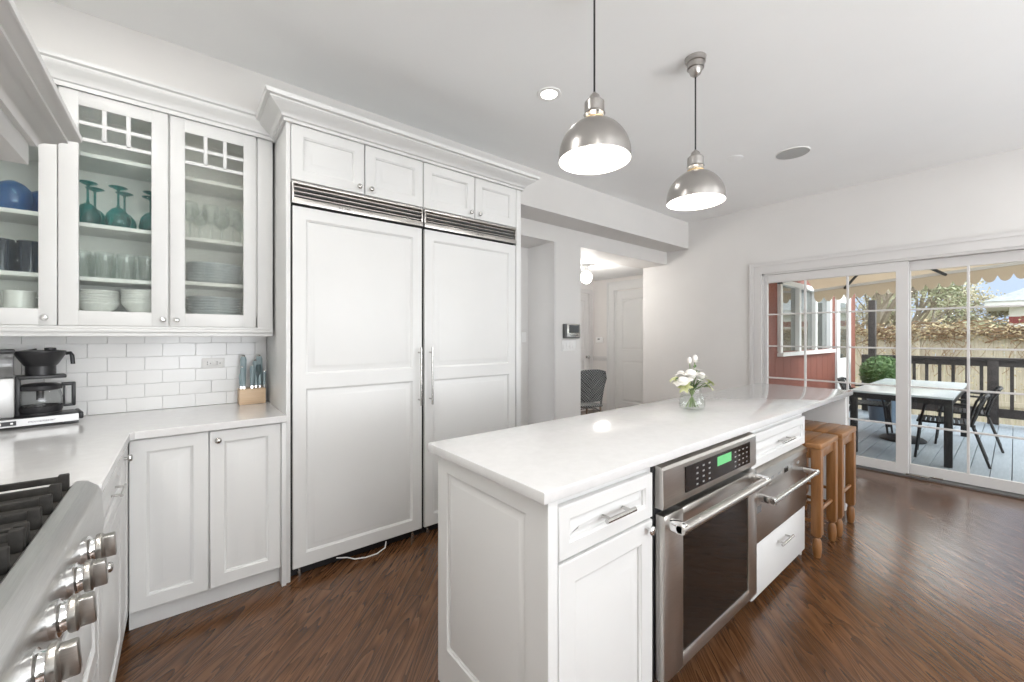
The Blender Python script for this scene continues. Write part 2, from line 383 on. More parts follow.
def barpull(parent, p0, p1, out, r=.006, inset=.02, m=None, name='bar_handle'):
    p0, p1, out = Vector(p0), Vector(p1), Vector(out); t = (p1-p0).normalized(); mb = MB()
    mb.tube([p0+out, p0+out+t*.004, p1+out-t*.004, p1+out], r, 12)
    for q in (p0+t*inset, p1-t*inset): mb.tube([q, q+out], r*.75, 10)
    return mb.build(name, m or M['nickel'], parent)

# ---------------------------------------------------------------- the room
XL, XR, YB, YH, YR = -.85, 5.3625, 3.13, 3.117, -3.0
ZC, ZS, ZH = 2.884, 2.53, 2.355
struct('floor', MB().box(XL-.15, XR+.12, YR-.15, 5.0, -.05, 0), M['floor'])
struct('floor_hall', MB().box(XR+.12, 6.1, 3.12, 5.0, -.05, 0), M['floor'])
struct('ceiling', MB().box(XL-.15, XR+.15, YR-.15, YB+.3, ZC, ZC+.12), M['ceiling'])
struct('wall_left', MB().box(XL-.15, XL, YR, YB+.2, 0, ZC), M['wall'])
struct('wall_back', MB().box(XL, 2.10, YB, YB+.15, 0, ZC), M['wall'])
struct('wall_soffit', MB().box(XL, XR, 2.80, YB-.002, ZS, ZC), M['wall'])
struct('wall_header', MB().box(2.10, XR, YH, 3.54, ZH, ZC), M['wall'])
struct('wall_pillar', MB().box(3.106, 3.532, YH, 3.54, 0, ZH), M['wall'])
struct('wall_niche', MB().box(2.0, 3.56, 3.54, 3.62, 0, ZC), M['wall'])
wr = MB().box(XR, XR+.14, 1.895, 3.505, 0, ZC).box(XR, XR+.14, YR, -1.86, 0, ZC).box(XR, XR+.14, -1.86, 1.895, 2.08, ZC)
struct('wall_right', wr, M['wall'])
rw = MB().box(XL, -.5, YR-.15, YR, 0, ZC).box(4.3, XR, YR-.15, YR, 0, ZC).box(-.5, 4.3, YR-.15, YR, 0, .65).box(-.5, 4.3, YR-.15, YR, 2.45, ZC)
struct('wall_rear', rw, M['wall'])
w1 = D.objects.new('added_window_1', None); COL.objects.link(w1); w1['kind'] = 'structure'; w1.location = (2.4, YR, .65)  # unseen window added to carry the rear fill light
fr = MB()
for x in (-.5, .5, 1.76, 3.02, 4.24): fr.box(x, x+.06, YR-.1, YR-.04, .65, 2.45)
fr.box(-.5, 4.3, YR-.1, YR-.04, .65, .71).box(-.5, 4.3, YR-.1, YR-.04, 2.39, 2.45).box(-.5, 4.3, YR-.1, YR-.04, 1.5, 1.54)
struct('added_window_frame', fr, M['trim'], w1)
# baseboards where wall meets floor behind the island
struct('baseboard_right', MB().box(XR-.015, XR, 2.02, 3.505, 0, .13, .003), M['trim'])
struct('baseboard_pillar', MB().box(3.106, 3.532, YH-.014, YH, 0, .13, .003), M['trim'])
struct('trim_pillar', MB().box(3.106, 3.135, YH-.006, YH, .13, ZH, .002), M['trim'])
# hall beyond the opening
HX, HY = 5.889, 4.887
struct('wall_hall_right', MB().box(HX, HX+.12, 3.0, HY+.1, 0, ZH+.1), M['hallwall'])
struct('wall_hall_far', MB().box(3.3, HX, HY, HY+.12, 0, ZH+.1), M['hallwall'])
struct('wall_hall_left', MB().box(3.412, 3.532, 3.62, HY, 0, ZH+.1), M['hallwall'])
struct('wall_hall_near', MB().box(XR+.14, HX, 3.12, 3.24, 0, ZH+.1), M['hallwall'])
struct('ceiling_hall', MB().box(3.3, HX+.1, 3.54, HY+.1, ZH, ZH+.1).box(XR+.005, HX+.1, 3.24, 3.54, ZH, ZH+.1), M['ceiling'])
struct('trim_chair_rail', MB().box(HX-.022, HX, 4.56, HY, .94, .985, .006).box(HX-.012, HX, 4.56, HY, .90, .94, .003), M['trim'])
struct('baseboard_hall', MB().box(HX-.015, HX, 4.56, HY, 0, .15, .004), M['trim'])
# hall door on the right-hand hall wall, with its casing
d2 = D.objects.new('door_2', None); COL.objects.link(d2); d2['kind'] = 'structure'; d2.location = (HX, 4.0, 0)
cs = MB().box(HX-.025, HX, 4.41, 4.53, 0, 2.27).box(HX-.035, HX, 4.5301, 4.56, 0, 2.27).box(HX-.025, HX, 3.5, 4.41, 2.14, 2.27).box(HX-.035, HX, 3.5, 4.56, 2.2701, 2.29)
cs.box(HX-.012, HX, 4.36, 4.4099, 0, 2.1399)
struct('door_casing', cs, M['white'], d2)
dm = MB().panel(fxm(HX-.002), 3.66, 4.355, .01, 2.12, .012, [(3.76, 4.255, 1.11, 1.98), (3.76, 4.255, .22, .92)], depth=.008, raised=.03)
arch = [Vector((HX-.0155, 4.255-.495*i/16, 1.90+.07*math.sin(PI*i/16))) for i in range(17)]
dm.tube(arch, .006, 6)
struct('door_leaf', dm, M['white'], d2)
# far hall door, seen past the pillar
d1 = D.objects.new('door_1', None); COL.objects.link(d1); d1['kind'] = 'structure'; d1.location = (5.3, HY, 0)
struct('door_casing', MB().box(5.75, 5.84, HY-.02, HY, 0, 2.11).box(4.9, 5.84, HY-.02, HY, 2.1101, 2.19), M['trim'], d1)
struct('door_leaf', MB().panel(fy(HY-.002), 5.0, 5.745, .01, 2.10, .012, [(5.1, 5.645, 1.1, 1.98), (5.1, 5.645, .22, .92)], depth=.008), M['trim'], d1)
struct('door_handle', MB().lathe([(.026, 0), (.026, -.006), (.01, -.01), (.01, -.035), (.028, -.045), (.03, -.06), (.018, -.07)], (5.683, HY-.014, .966), 16, 'Y'), M['nickel'], d1, True)

# patio sliding door in the right wall
d3 = D.objects.new('door_3', None); COL.objects.link(d3); d3['kind'] = 'structure'; d3.location = (XR, .6, 0)
cas = MB()
for a, b, o_ in ((0, .085, .016), (.085, .12, .026)):
    cas.box(XR-o_, XR, 1.895+a, 1.895+b, 0, 2.08+a)
    cas.box(XR-o_, XR, -1.86-b, 1.895+b, 2.08+a, 2.08+b)
    cas.box(XR-o_, XR, -1.86-b, -1.86-a, 0, 2.08+a)
cas.box(XR-.031, XR, -1.99, 2.022, 2.2001, 2.212).box(XR-.031, XR, 2.0151, 2.022, 0, 2.2)
struct('door_casing', cas, M['trim'], d3)
jm = MB().box(XR+.001, XR+.14, 1.88, 1.895, 0, 2.08).box(XR+.001, XR+.14, -1.86, 1.895, 2.06, 2.08).box(XR+.001, XR+.14, -1.86, -1.845, 0, 2.08)
struct('door_jamb', jm, M['trim'], d3)
struct('door_track', MB().box(XR-.012, XR+.14, -1.845, 1.88, .0, .016, .003), M['greyplastic'], d3)
def slider(name, x0, ya, yb, stl, str_, cols, zb=.02):
    r = D.objects.new(name, None); COL.objects.link(r); r.parent = d3; r['kind'] = 'structure'
    zt, gb, gt = 2.058, .112, 1.965
    f = MB().box(x0, x0+.04, yb-stl, yb, zb, zt, .003).box(x0, x0+.04, ya, ya+str_, zb, zt, .003)
    f.box(x0, x0+.04, ya+str_, yb-stl, zb, gb, .003).box(x0, x0+.04, ya+str_, yb-stl, gt, zt, .003)
    struct('door_frame', f, M['trim'], r)
    mu = MB(); g0, g1 = ya+str_, yb-stl
    for i in range(1, cols): y = g0+(g1-g0)*i/cols; mu.box(x0+.004, x0+.036, y-.009, y+.009, gb, gt, .003)
    for k in range(1, 5): z = gb+(gt-gb)*k/5; mu.box(x0+.006, x0+.034, g0, g1, z-.008, z+.008, .003)
    struct('door_muntins', mu, M['trim'], r)
    struct('door_glass', MB().box(x0+.018, x0+.022, g0-.005, g1+.005, gb-.005, gt+.005), M['glass'], r)
slider('sash_left', XR+.015, .640, 1.878, .036, .088, 3)
slider('sash_middle', XR+.075, -.55, .716, .085, .075, 3)
slider('sash_right', XR+.015, -1.843, -.53, .088, .036, 3)
struct('door_latch', MB().box(XR-.004, XR+.012, .50, .655, .018, .034, .003).box(XR-.002, XR+.008, .41, .49, .03, .045, .003), M['nickel'], d3)

# subway tile backsplash
tl = MB(); TW, TH = .1525, .0765; z = .9145; k = 0
tl2 = MB().box(XL, .436, YB-.004, YB-.001, .9145, 1.345)
while z < 1.34:
    x = XL-(.076 if k % 2 else 0)
    while x < .436:
        a, b = max(x+.001, XL), min(x+TW-.001, .435)
        if b-a > .01: tl.box(a, b, YB-.012, YB-.003, z+.001, min(z+TH-.001, 1.345), .0008, 1)
        x += TW
    z += TH; k += 1
bs = D.objects.new('wall_backsplash', None); COL.objects.link(bs); bs['kind'] = 'structure'
struct('grout', tl2, M['grout'], bs); struct('tiles', tl, M['tile'], bs, True)
YT = YB-.012

# ---------------------------------------------------------------- wall cabinets
YF = 2.82      # carcass front; doors stand 20 mm proud at 2.80
def carcass(root, x0, x1, z0, z1, shelves):
    c = MB().box(x0, x0+.018, YF, YB-.013, z0, z1).box(x1-.018, x1, YF, YB-.013, z0, z1)
    c.box(x0, x1, YF, YB-.013, z0, z0+.072).box(x0, x1, YF, YB-.013, z1-.03, z1).box(x0, x1, YB-.02, YB-.013, z0, z1)
    c.build('body', M['inside'], root, False)
    for z in shelves: MB().box(x0+.019, x1-.019, YF+.035, YB-.021, z-.02, z, .002).build('shelf', M['white'], root)
def glass_door(root, x0, x1, z0, z1, st, rb, rt, glass, kx, kz, grid=True):
    d = MB(); a, b, c, e = x0+st, x1-st, z0+rb, z1-rt
    d.box(x0, a, 2.80, YF-.001, z0, z1, .003).box(b, x1, 2.80, YF-.001, z0, z1, .003).box(a-.003, b+.003, 2.8005, YF-.001, z0, c, .003).box(a-.003, b+.003, 2.8005, YF-.001, e, z1, .003)
    if grid:
        h = .158; zb = e-h
        for i in (1, 2): x = a+(b-a)*i/3; d.box(x-.009, x+.009, 2.803, YF-.004, zb, e+.002, .002)
        d.box(a-.002, b+.002, 2.803, YF-.004, zb-.009, zb+.009, .002).box(a-.002, b+.002, 2.804, YF-.004, e-h/2-.009, e-h/2+.009, .002)
    o = d.build('door', M['white'], root)
    MB().box(a-.004, b+.004, 2.810, 2.813, c-.004, e+.004).build('glass_pane', glass, o)
    knob(o, (kx, 2.80, kz), '-Y', M['chrome'])
wc = thing('wall_cabinet', 'white corner wall cabinet with blue glassware, partly behind the hood', 'cabinet', (-.64, 2.8, 1.375))
carcass(wc, -.848, -.452, 1.375, 2.528, (1.915, 1.632, 2.235))
glass_door(wc, -.815, -.4505, 1.388, 2.502, .058, .075, .064, M['seeded'], -.487, 1.422)
wd = thing('wall_cabinet', 'white two-door wall cabinet with glass doors showing teal goblets and plates', 'cabinet', (0, 2.8, 1.375))
carcass(wd, -.452, .345, 1.375, 2.528, ())
MB().box(-.061, -.043, YF+.002, YB-.021, 1.425, 2.5).build('divider', M['inside'], wd, False)
for x0, x1, zs in ((-.433, -.062, (2.235, 1.892, 1.628)), (-.042, .326, (2.215, 1.885, 1.640))):
    for z in zs: MB().box(x0, x1, YF+.035, YB-.021, z-.02, z, .002).build('shelf', M['white'], wd)
glass_door(wd, -.447, -.056, 1.388, 2.502, .066, .071, .064, M['seeded'], -.077, 1.422)
glass_door(wd, -.048, .338, 1.388, 2.502, .062, .071, .070, M['seedclear'], -.022, 1.422)
wf = MB().box(.346, .424, 2.806, YB-.013, 1.375, 2.528, .002); wf.build('filler_strip', M['white'], wd)
struct('trim_light_rail', MB().box(-.848, .424, 2.792, YB-.013, 1.357, 1.374, .003).box(-.848, .424, 2.80, 2.83, 1.336, 1.357, .003).box(-.848, .424, 2.803, 2.819, 1.3742, 1.3875, .002), M['white'], None, True)
CROWN = [(0, 2.492), (.008, 2.492), (.008, 2.512), (.018, 2.516), (.022, 2.530), (.034, 2.546), (.052, 2.562), (.060, 2.575), (.060, 2.583), (.074, 2.588), (.074, 2.606), (0, 2.606)]
struct('trim_crown', MB().sweep([(o, z+.012) for o, z in CROWN], [(-.848, 2.799), (.425, 2.799)], [(0, -1), (0, -1)]), M['white'], None, True)

# things behind the glass
def stemglass():    # upside down goblet, foot on top
    g = thing('goblet', 'teal goblet', 'goblet', (0, 0, 0))
    MB().lathe([(.040, 0), (.046, .02), (.050, .045), (.045, .07), (.028, .095), (.009, .110)], (0, 0, 0), 20, caps=(False, True)).build('bowl', M['teal'], g)
    MB().lathe([(.008, .108), (.0045, .125), (.0045, .19), (.007, .2)], (0, 0, 0), 12).build('stem', M['teal'], g)
    MB().lathe([(.007, .198), (.034, .209), (.037, .212), (.034, .214), (.004, .214)], (0, 0, 0), 20).build('foot', M['teal'], g)
    return g
gs = [(-.365, 2.915, 'leftmost of the front teal goblets upturned on the upper shelf, left glass door'), (-.255, 2.915, 'middle of the front teal goblets upturned on the upper shelf, left glass door'),
      (-.125, 2.915, 'rightmost of the front teal goblets upturned on the upper shelf, left glass door'), (-.352, 3.02, 'left teal goblet of the back row on the upper shelf'),
      (-.240, 3.02, 'middle teal goblet of the back row on the upper shelf'), (-.135, 3.02, 'right teal goblet of the back row on the upper shelf')]
g0 = stemglass()
for i, (x, y, lb) in enumerate(gs):
    o = g0 if i == 0 else clone(g0, (0, 0, 0))
    o.location = (x, y, 1.8925); o['label'] = lb; o['group'] = 'teal goblets upside down on the upper shelf'
def single(name, mb, m, label, cat, loc, group=None, parts=None):
    o = mb.build(name, m); o.location = loc; return tag(o, label, cat, group)
def dup(o, loc, label=None):
    c = o.copy(); COL.objects.link(c); c.location = loc
    if label: c['label'] = label
    return c
ORD = ['lowest', 'second from the bottom', 'third from the bottom', 'fourth from the bottom', 'fifth from the bottom', 'sixth from the bottom', 'seventh from the bottom', 'eighth from the bottom', 'ninth from the bottom', 'tenth from the bottom']
def stack(name, mb, m, n, dz, loc, phrase, cat, group):
    top = ['topmost']
    o = None
    for i in range(n):
        lb = ('topmost ' if i == n-1 else ORD[i]+' ')+phrase
        p = (loc[0]+random.uniform(-.002, .002), loc[1]+random.uniform(-.002, .002), loc[2]+.0006+dz*i)
        if o is None: o = single(name, mb, m, lb, cat, p, group)
        else: dup(o, p, lb)
BOWL = [(.035, 0), (.038, .004), (.060, .022), (.080, .050), (.085, .055), (.0855, .058), (.081, .059), (.057, .027), (.034, .008), (.001, .007)]
stack('bowl', MB().lathe(BOWL, seg=28), M['china'], 6, .0128, (-.335, 2.97, 1.448), 'of the left stack of white bowls, bottom shelf', 'bowl', 'left stack of white bowls')
BOWL2 = [(r*1.09, z*1.15) for r, z in BOWL]
stack('bowl', MB().lathe(BOWL2, seg=28), M['china'], 6, .0128, (-.160, 2.96, 1.448), 'of the right stack of wider white bowls, bottom shelf', 'bowl', 'right stack of white bowls')
PLATE = [(.07, 0), (.075, .003), (.10, .008), (.132, .017), (.134, .019), (.131, .020), (.098, .011), (.07, .007), (.001, .006)]
stack('plate', MB().lathe(PLATE, seg=36), M['chinablue'], 7, .0155, (.150, 2.975, 1.448), 'of the stack of bluish plates on the bottom shelf, right door', 'plate', 'plates on the bottom shelf')
stack('plate', MB().lathe(PLATE, seg=36), M['chinablue'], 7, .0155, (.150, 2.975, 1.6405), 'of the stack of bluish plates on the shelf above, right door', 'plate', 'plates on the second shelf')
tb = MB().lathe([(.026, 0), (.029, .004), (.036, .13), (.034, .13), (.027, .012), (.001, .010)], seg=20)
ty = [(-.385, 2.895), (-.305, 2.895), (-.225, 2.895), (-.145, 2.895), (-.345, 2.965), (-.265, 2.965), (-.185, 2.965), (-.105, 2.965), (-.385, 3.045), (-.305, 3.045), (-.225, 3.045), (-.145, 3.045)]
t0 = None
for i, (x, y) in enumerate(ty):
    lb = '%s clear tumbler of the %s row, middle shelf, left glass door' % (['leftmost', 'second from left', 'third from left', 'rightmost'][i % 4], ['front', 'middle', 'back'][i//4])
    if t0 is None: t0 = single('tumbler', tb, M['tumbler'], lb, 'glass', (x, y, 1.6285), 'clear tumblers on the middle shelf')
    else: dup(t0, (x, y, 1.6285), lb)
wg = MB().lathe([(.030, 0), (.034, .002), (.030, .004), (.005, .008), (.004, .08), (.010, .088), (.034, .11), (.042, .145), (.036, .20), (.034, .20), (.039, .145), (.030, .112), (.001, .096)], seg=20)
w0 = None
for i, (x, y) in enumerate([(.035, 2.90), (.13, 2.90), (.235, 2.90), (.08, 3.0), (.185, 3.0), (.28, 3.0)]):
    lb = '%s clear stemmed glass of the %s row, upper shelf, right glass door' % (['left', 'middle', 'right'][i % 3], ['front', 'back'][i//3])
    if w0 is None: w0 = single('wine_glass', wg, M['tumbler'], lb, 'glass', (x, y, 1.8855), 'clear stemmed glasses on the upper shelf')
    else: dup(w0, (x, y, 1.8855), lb)
bb = MB().lathe([(.050, 0), (.062, .03), (.068, .065), (.060, .105), (.040, .13), (.015, .145), (.001, .147)], seg=24, caps=(False, True))
b0 = single('blue_glass', bb, M['blueglass'], 'rounded blue glass bowl upturned at the left on the upper corner shelf', 'glass', (-.612, 2.94, 1.9155), 'blue rounded glasses in the corner cabinet')
dup(b0, (-.535, 3.05, 1.9155), 'rounded blue glass bowl upturned behind and right of another')
nb = MB().lathe([(.036, 0), (.040, .004), (.042, .15), (.039, .15), (.036, .01), (.001, .008)], seg=20)
n0 = single('dark_tumbler', nb, M['navyglass'], 'dark blue tumbler at the left on the middle corner shelf', 'glass', (-.645, 2.93, 1.6325), 'dark blue tumblers in the corner cabinet')
dup(n0, (-.557, 2.93, 1.6325), 'dark blue tumbler at the front right on the middle corner shelf')
dup(n0, (-.60, 3.03, 1.6325), 'dark blue tumbler in the back row of the middle corner shelf, left')
dup(n0, (-.51, 3.03, 1.6325), 'dark blue tumbler in the back row of the middle corner shelf, right')
mg = thing('mug', 'white mug with its handle to the right on the bottom corner shelf', 'mug', (-.590, 2.93, 1.4480))
MB().lathe([(.040, 0), (.047, .004), (.050, .10), (.046, .10), (.043, .01), (.001, .008)], (-.590, 2.93, 1.4480), 24).build('cup', M['china'], mg)
MB().tube([(-.542+.034*math.sin(PI*i/8), 2.93, 1.4480+.015+.06*i/8) for i in range(9)], .005, 8).build('handle', M['china'], mg)

# ---------------------------------------------------------------- refrigerator wall
FX0, FXS, FX1, FYF = .460, 1.2475, 2.052, 2.479
en = thing('tall_cabinet', 'tall white cabinet surround with four small doors above the refrigerators', 'cabinet', (1.27, 2.8, 0))
MB().box(.437, .459, FYF, YB-.001, 0, 2.529, .002).box(2.053, 2.101, FYF, YB-.001, 0, 2.529, .002).box(.459, 2.053, FYF+.02, YB-.001, 2.19, 2.529).build('body', M['white'], en)
MB().box(.459, 2.053, 2.85, YB-.001, 0, 2.19).build('back_panel', M['black'], en, False)
for x0, x1, kx in ((.462, .858, .825), (.864, 1.2455, .897), (1.2515, 1.657, 1.622), (1.663, 2.048, 1.697)):
    o = MB().panel(fy(FYF+.02), x0, x1, 2.195, 2.497, .022, fw=.058, raised=.034).build('door', M['white'], en)
    knob(o, (kx, FYF-.002, 2.232), '-Y', M['nickel'])
C2 = [(0, 2.497), (.012, 2.497), (.012, 2.520), (.022, 2.525), (.026, 2.540), (.034, 2.552), (.052, 2.572), (.072, 2.590), (.080, 2.602), (.080, 2.612), (.095, 2.618), (.100, 2.646), (0, 2.646)]
C2 = [(o*1.08, 2.497+(z-2.497)*.70) for o, z in C2]
MB().sweep(C2, [(.436, 2.795), (.436, FYF-.001), (2.102, FYF-.001), (2.102, 2.795)], [(-1, 0), (-1, -1), (1, -1), (1, 0)]).build('crown', M['white'], en)
MB().box(.43, 2.10, FYF+.002, 2.79, 2.5295, 2.595).build('crown_backing', M['white'], en, False)
def fridge(name, x0, x1, label, hx, tx):
    r = thing(name, label, 'refrigerator', ((x0+x1)/2, FYF, 0))
    MB().box(x0+.004, x1-.004, FYF+.03, 2.845, .085, 2.185).build('body', M['black'], r, False)
    xm = .075
    d = MB().panel(fy(FYF+.022), x0+.010, x1-.009, .062, 2.052, .024, [(x0+xm, x1-xm, 1.125, 1.985), (x0+xm, x1-xm, .135, 1.045)], raised=.030, depth=.011)
    o = d.build('door', M['white'], r)
    barpull(o, (hx, FYF-.002, .885), (hx, FYF-.002, 1.265), (0, -.042, 0), .0068, .035, M['nickel'])
    g = MB().box(x0+.008, x1-.008, FYF+.012, FYF+.03, 2.066, 2.180)
    g.build('vent_backing', M['greyplastic'], r, False)
    f = MB().box(x0+.004, x1-.004, FYF-.012, FYF+.012, 2.064, 2.096, .003).box(x0+.004, x0+.016, FYF-.010, FYF+.014, 2.094, 2.182, .003).box(x1-.016, x1-.004, FYF-.010, FYF+.014, 2.094, 2.182, .003).box(x0+.004, x1-.004, FYF-.012, FYF+.014, 2.172, 2.184, .003)
    f.build('grille_frame', M['steel'], r)
    for k in range(3):
        zz = 2.106+k*.024
        MB().prism([(FYF-.006, zz-.001), (FYF-.002, zz+.002), (FYF+.012, zz+.017), (FYF+.010, zz+.019), (FYF-.008, zz+.004)], x0+.014, x1-.014, 'X').build('grille_slat', M['steel'], r, False)
    MB().box(x0+.004, x1-.004, FYF+.05, FYF+.10, .005, .06).build('toe_grille', M['blackplastic'], r, False)
    for xx in (x0+.05, x1-.06): MB().lathe([(.012, .0005), (.012, .03), (.007, .031), (.007, .083)], (xx, FYF+.04, 0), 10).build('levelling_foot', M['nickel'], r)
    lettering('badge', 'SUB-ZERO', .014, M['blackplastic'], r, Matrix.Translation((tx, FYF-.0124, 2.080)) @ Matrix.Rotation(PI/2, 4, 'X'))
fridge('refrigerator', FX0, FXS, 'left white panelled built-in refrigerator with steel grille, wholly in view', FXS-.035, .74)
fridge('freezer', FXS+.001, FX1, 'right white panelled built-in freezer with steel grille, behind the island', FXS+.046, 1.70)
cb = MB().tube([(.70, 2.490, .045), (.76, 2.484, .030), (.80, 2.472, .012), (.86, 2.462, .0045), (.93, 2.462, .0045), (.985, 2.474, .018), (1.0, 2.495, .045)], .0035, 8).build('water_line', M['whiteplastic'])
tag(cb, 'thin white tube looping out from under the left refrigerator door', 'tube')

# ---------------------------------------------------------------- base cabinets and counter on the left
bc = thing('base_cabinet', 'white base cabinet with two raised-panel doors beside the refrigerator', 'cabinet', (.1, 2.5, 0))
MB().box(-.186, .414, 2.497, YB-.001, .105, .878).build('body', M['white'], bc, False)
MB().box(-.186, .414, 2.531, 2.56, .001, .105).build('toe_kick', M['white'], bc, False)
MB().box(.414, .436, 2.462, YB-.001, 0, .878, .002).build('end_panel', M['white'], bc)
for x0, x1 in ((-.183, .101), (.106, .412)):
    o = MB().panel(fy(2.496), x0, x1, .10, .872, .021, fw=.058, raised=.042).build('door', M['white'], bc)
    if x0 > 0: knob(o, (.139, 2.475, .825), '-Y')
lc = thing('base_cabinet', 'white corner base cabinet between the cooktop and the two-door cabinet', 'cabinet', (-.5, 2.1, 0))
MB().box(XL+.001, -.206, 1.642, YB-.001, .105, .878).build('body', M['white'], lc, False)
MB().box(-.26, -.209, 1.642, 2.53, .001, .105).build('toe_kick', M['white'], lc, False)
o = MB().panel(fx(-.205), 2.245, 2.470, .10, .872, .02, fw=.05, raised=.025).build('door', M['white'], lc)
knob(o, (-.185, 2.300, .834), '+X')
o = MB().panel(fx(-.205), 1.646, 2.238, .70, .872, .02, fw=.04, raised=.02).build('drawer', M['white'], lc)
barpull(o, (-.185, 1.90, .798), (-.185, 2.03, .798), (.027, 0, 0), .005, .012)
o = MB().panel(fx(-.205), 1.646, 2.238, .10, .692, .02, fw=.055, raised=.03).build('door', M['white'], lc)
knob(o, (-.185, 1.68, .655), '+X')
rc = thing('base_cabinet', 'white cabinet under the gas cooktop at lower left', 'cabinet', (-.5, 1.0, 0))
MB().box(XL+.001, -.206, .40, 1.641, .105, .715).build('body', M['white'], rc, False)
MB().box(-.26, -.209, .40, 1.641, .001, .105).build('toe_kick', M['white'], rc, False)
for a, b in ((1.024, 1.637), (.404, 1.018)):
    o = MB().panel(fx(-.205), a, b, .42, .71, .02, fw=.05, raised=.025).build('drawer', M['white'], rc)
    barpull(o, (-.185, (a+b)/2-.13, .52), (-.185, (a+b)/2+.0, .52), (.03, 0, 0), .006, .015)
    MB().panel(fx(-.205), a, b, .10, .412, .02, fw=.05, raised=.025).build('drawer', M['white'], rc)
# worktop, L-shaped, one piece
ct = [(XL+.001, YB-.013), (XL+.001, 1.643), (-.178, 1.643), (-.176, 2.43), (-.161, 2.445), (.4355, 2.445), (.4355, YB-.013)]
bm = MB()
def offs(e): return [(x-(0 if x < -.5 or x > .43 else e*(1 if y < 2.44 else .5)), y+(e if 2.4 < y < 2.46 and x > -.17 else 0)) for x, y in ct]
bm.rings([[(x, y, .879) for x, y in offs(.003)], [(x, y, .882) for x, y in ct], [(x, y, .911) for x, y in ct], [(x, y, .914) for x, y in offs(.003)]])
tag(bm.build('countertop', M['quartz'], None, True, 25), 'white L-shaped stone countertop in the left corner under the glass cabinets', 'countertop')

# ---------------------------------------------------------------- gas rangetop
rt = thing('cooktop', 'stainless gas cooktop with black grates and front knobs', 'cooktop', (-.5, 1.02, .72))
MB().box(XL+.002, -.232, .402, 1.640, .717, .915, .003).build('body', M['steelY'], rt)
pr = [(-.245, .926), (-.245, .917)]
fp = [(-.232, .930), (-.228, .934), (-.206, .931), (-.203, .928), (-.184, .912), (-.178, .900), (-.176, .86), (-.172, .81), (-.176, .765), (-.190, .735), (-.215, .722), (-.2315, .722)]
MB().prism(fp, .402, 1.640, 'Y').build('control_panel', M['steelY'], rt, True, 30)
MB().box(-.80, -.2325, .404, 1.638, .9155, .922).build('burner_tray', M['iron'], rt, False)
def rknob(y):
    nrm = Vector((1, 0, .05)).normalized(); p = Vector((-.1745, y, .846))
    rot = Vector((0, 0, 1)).rotation_difference(nrm).to_matrix().to_4x4(); mt = Matrix.Translation(p) @ rot
    MB().lathe([(.027, -.008), (.031, .004), (.031, .010), (.026, .013), (.024, .020), (.024, .0225)], seg=28).xform(mt).build('knob_collar', M['chrome'], rt)
    mb = MB().lathe([(.029, 0), (.0305, .003), (.0305, .010), (.027, .0125)], (0, 0, .022), 28)
    mb.box(-.026, .026, -.0095, .0095, .030, .054, .003)
    return mb.xform(mt @ Matrix.Rotation(.12, 4, 'Z')).build('knob', M['knobmetal'], rt)
for y in (1.335, 1.19, 1.045, .90, .755, .61): rknob(y)
for yc in (1.42, 1.02, .62):
    for xc in (-.375, -.645):
        b = MB().lathe([(.062, 0), (.060, .010), (.045, .014), (.045, .020)], (xc, yc, .922), 24).build('burner', M['amber'], rt)
        MB().lathe([(.034, 0), (.036, .004), (.034, .010), (.02, .012)], (xc, yc, .9425), 24).build('burner_cap', M['iron'], b)
    g = MB(); y0, y1, x0, x1 = yc-.196, yc+.196, -.785, -.232
    for x in (x0+.01, -.52): g.box(x, x+.012, y0, y1, .943, .956, .002)
    for k in range(5):
        y = y0+.01+(y1-y0-.02)*k/4
        g.box(x0, x1-.012, y-.0065, y+.0065, .945, .961, .002)
        g.box(x1-.024, x1-.004, y-.009, y+.009, .922, .966, .003)
        g.box(x0, x0+.02, y-.010, y+.010, .922, .965, .003)
    g.box(x1-.20, x1-.186, y0, y1, .943, .955, .002)
    g.build('grate', M['iron'], rt)

# ---------------------------------------------------------------- range hood
hd = thing('range_hood', 'white wooden range hood with stepped mantel moulding at upper left', 'hood', (-.55, 1.0, 1.77))
HX0, HY0 = -.303, 1.582
sk = MB().box(XL+.001, HX0, .42, HY0, 1.772, 1.832, .002); sk.build('skirt', M['white'], hd)
MP = [(0, 1.826), (.012, 1.826), (.014, 1.834), (.022, 1.842), (.038, 1.850), (.050, 1.862), (.060, 1.866), (.060, 1.874), (.078, 1.880), (.083, 1.885), (.083, 1.900), (0, 1.900)]
MB().sweep(MP, [(XL+.001, HY0), (HX0, HY0), (HX0, .42), (XL+.001, .42)], [(0, 1), (1, 1), (1, -1), (0, -1)]).build('mantel_moulding', M['white'], hd)
MB().rings([[(XL+.001, .42, 1.833), (HX0, .42, 1.833), (HX0, HY0, 1.833), (XL+.001, HY0, 1.833)], [(XL+.001, .42, 1.905), (HX0, .42, 1.905), (HX0, HY0, 1.905), (XL+.001, HY0, 1.905)],
            [(XL+.001, .6, 2.35), (-.5, .6, 2.35), (-.5, 1.40, 2.35), (XL+.001, 1.40, 2.35)], [(XL+.001, .6, 2.883), (-.5, .6, 2.883), (-.5, 1.40, 2.883), (XL+.001, 1.40, 2.883)]]).build('chimney', M['white'], hd, False)

for y in (.75, 1.25):  # lamps added under the hood to brighten the island end
    MB().lathe([(.045, 1.7715), (.045, 1.769), (.001, 1.769)], (-.55, y, 0), 24).build('added_hood_lamp', M['lens'], hd)
    light('hood_fill_light', 'AREA', (-.55, y, 1.765), 3.2, .09, (1, .96, .9))

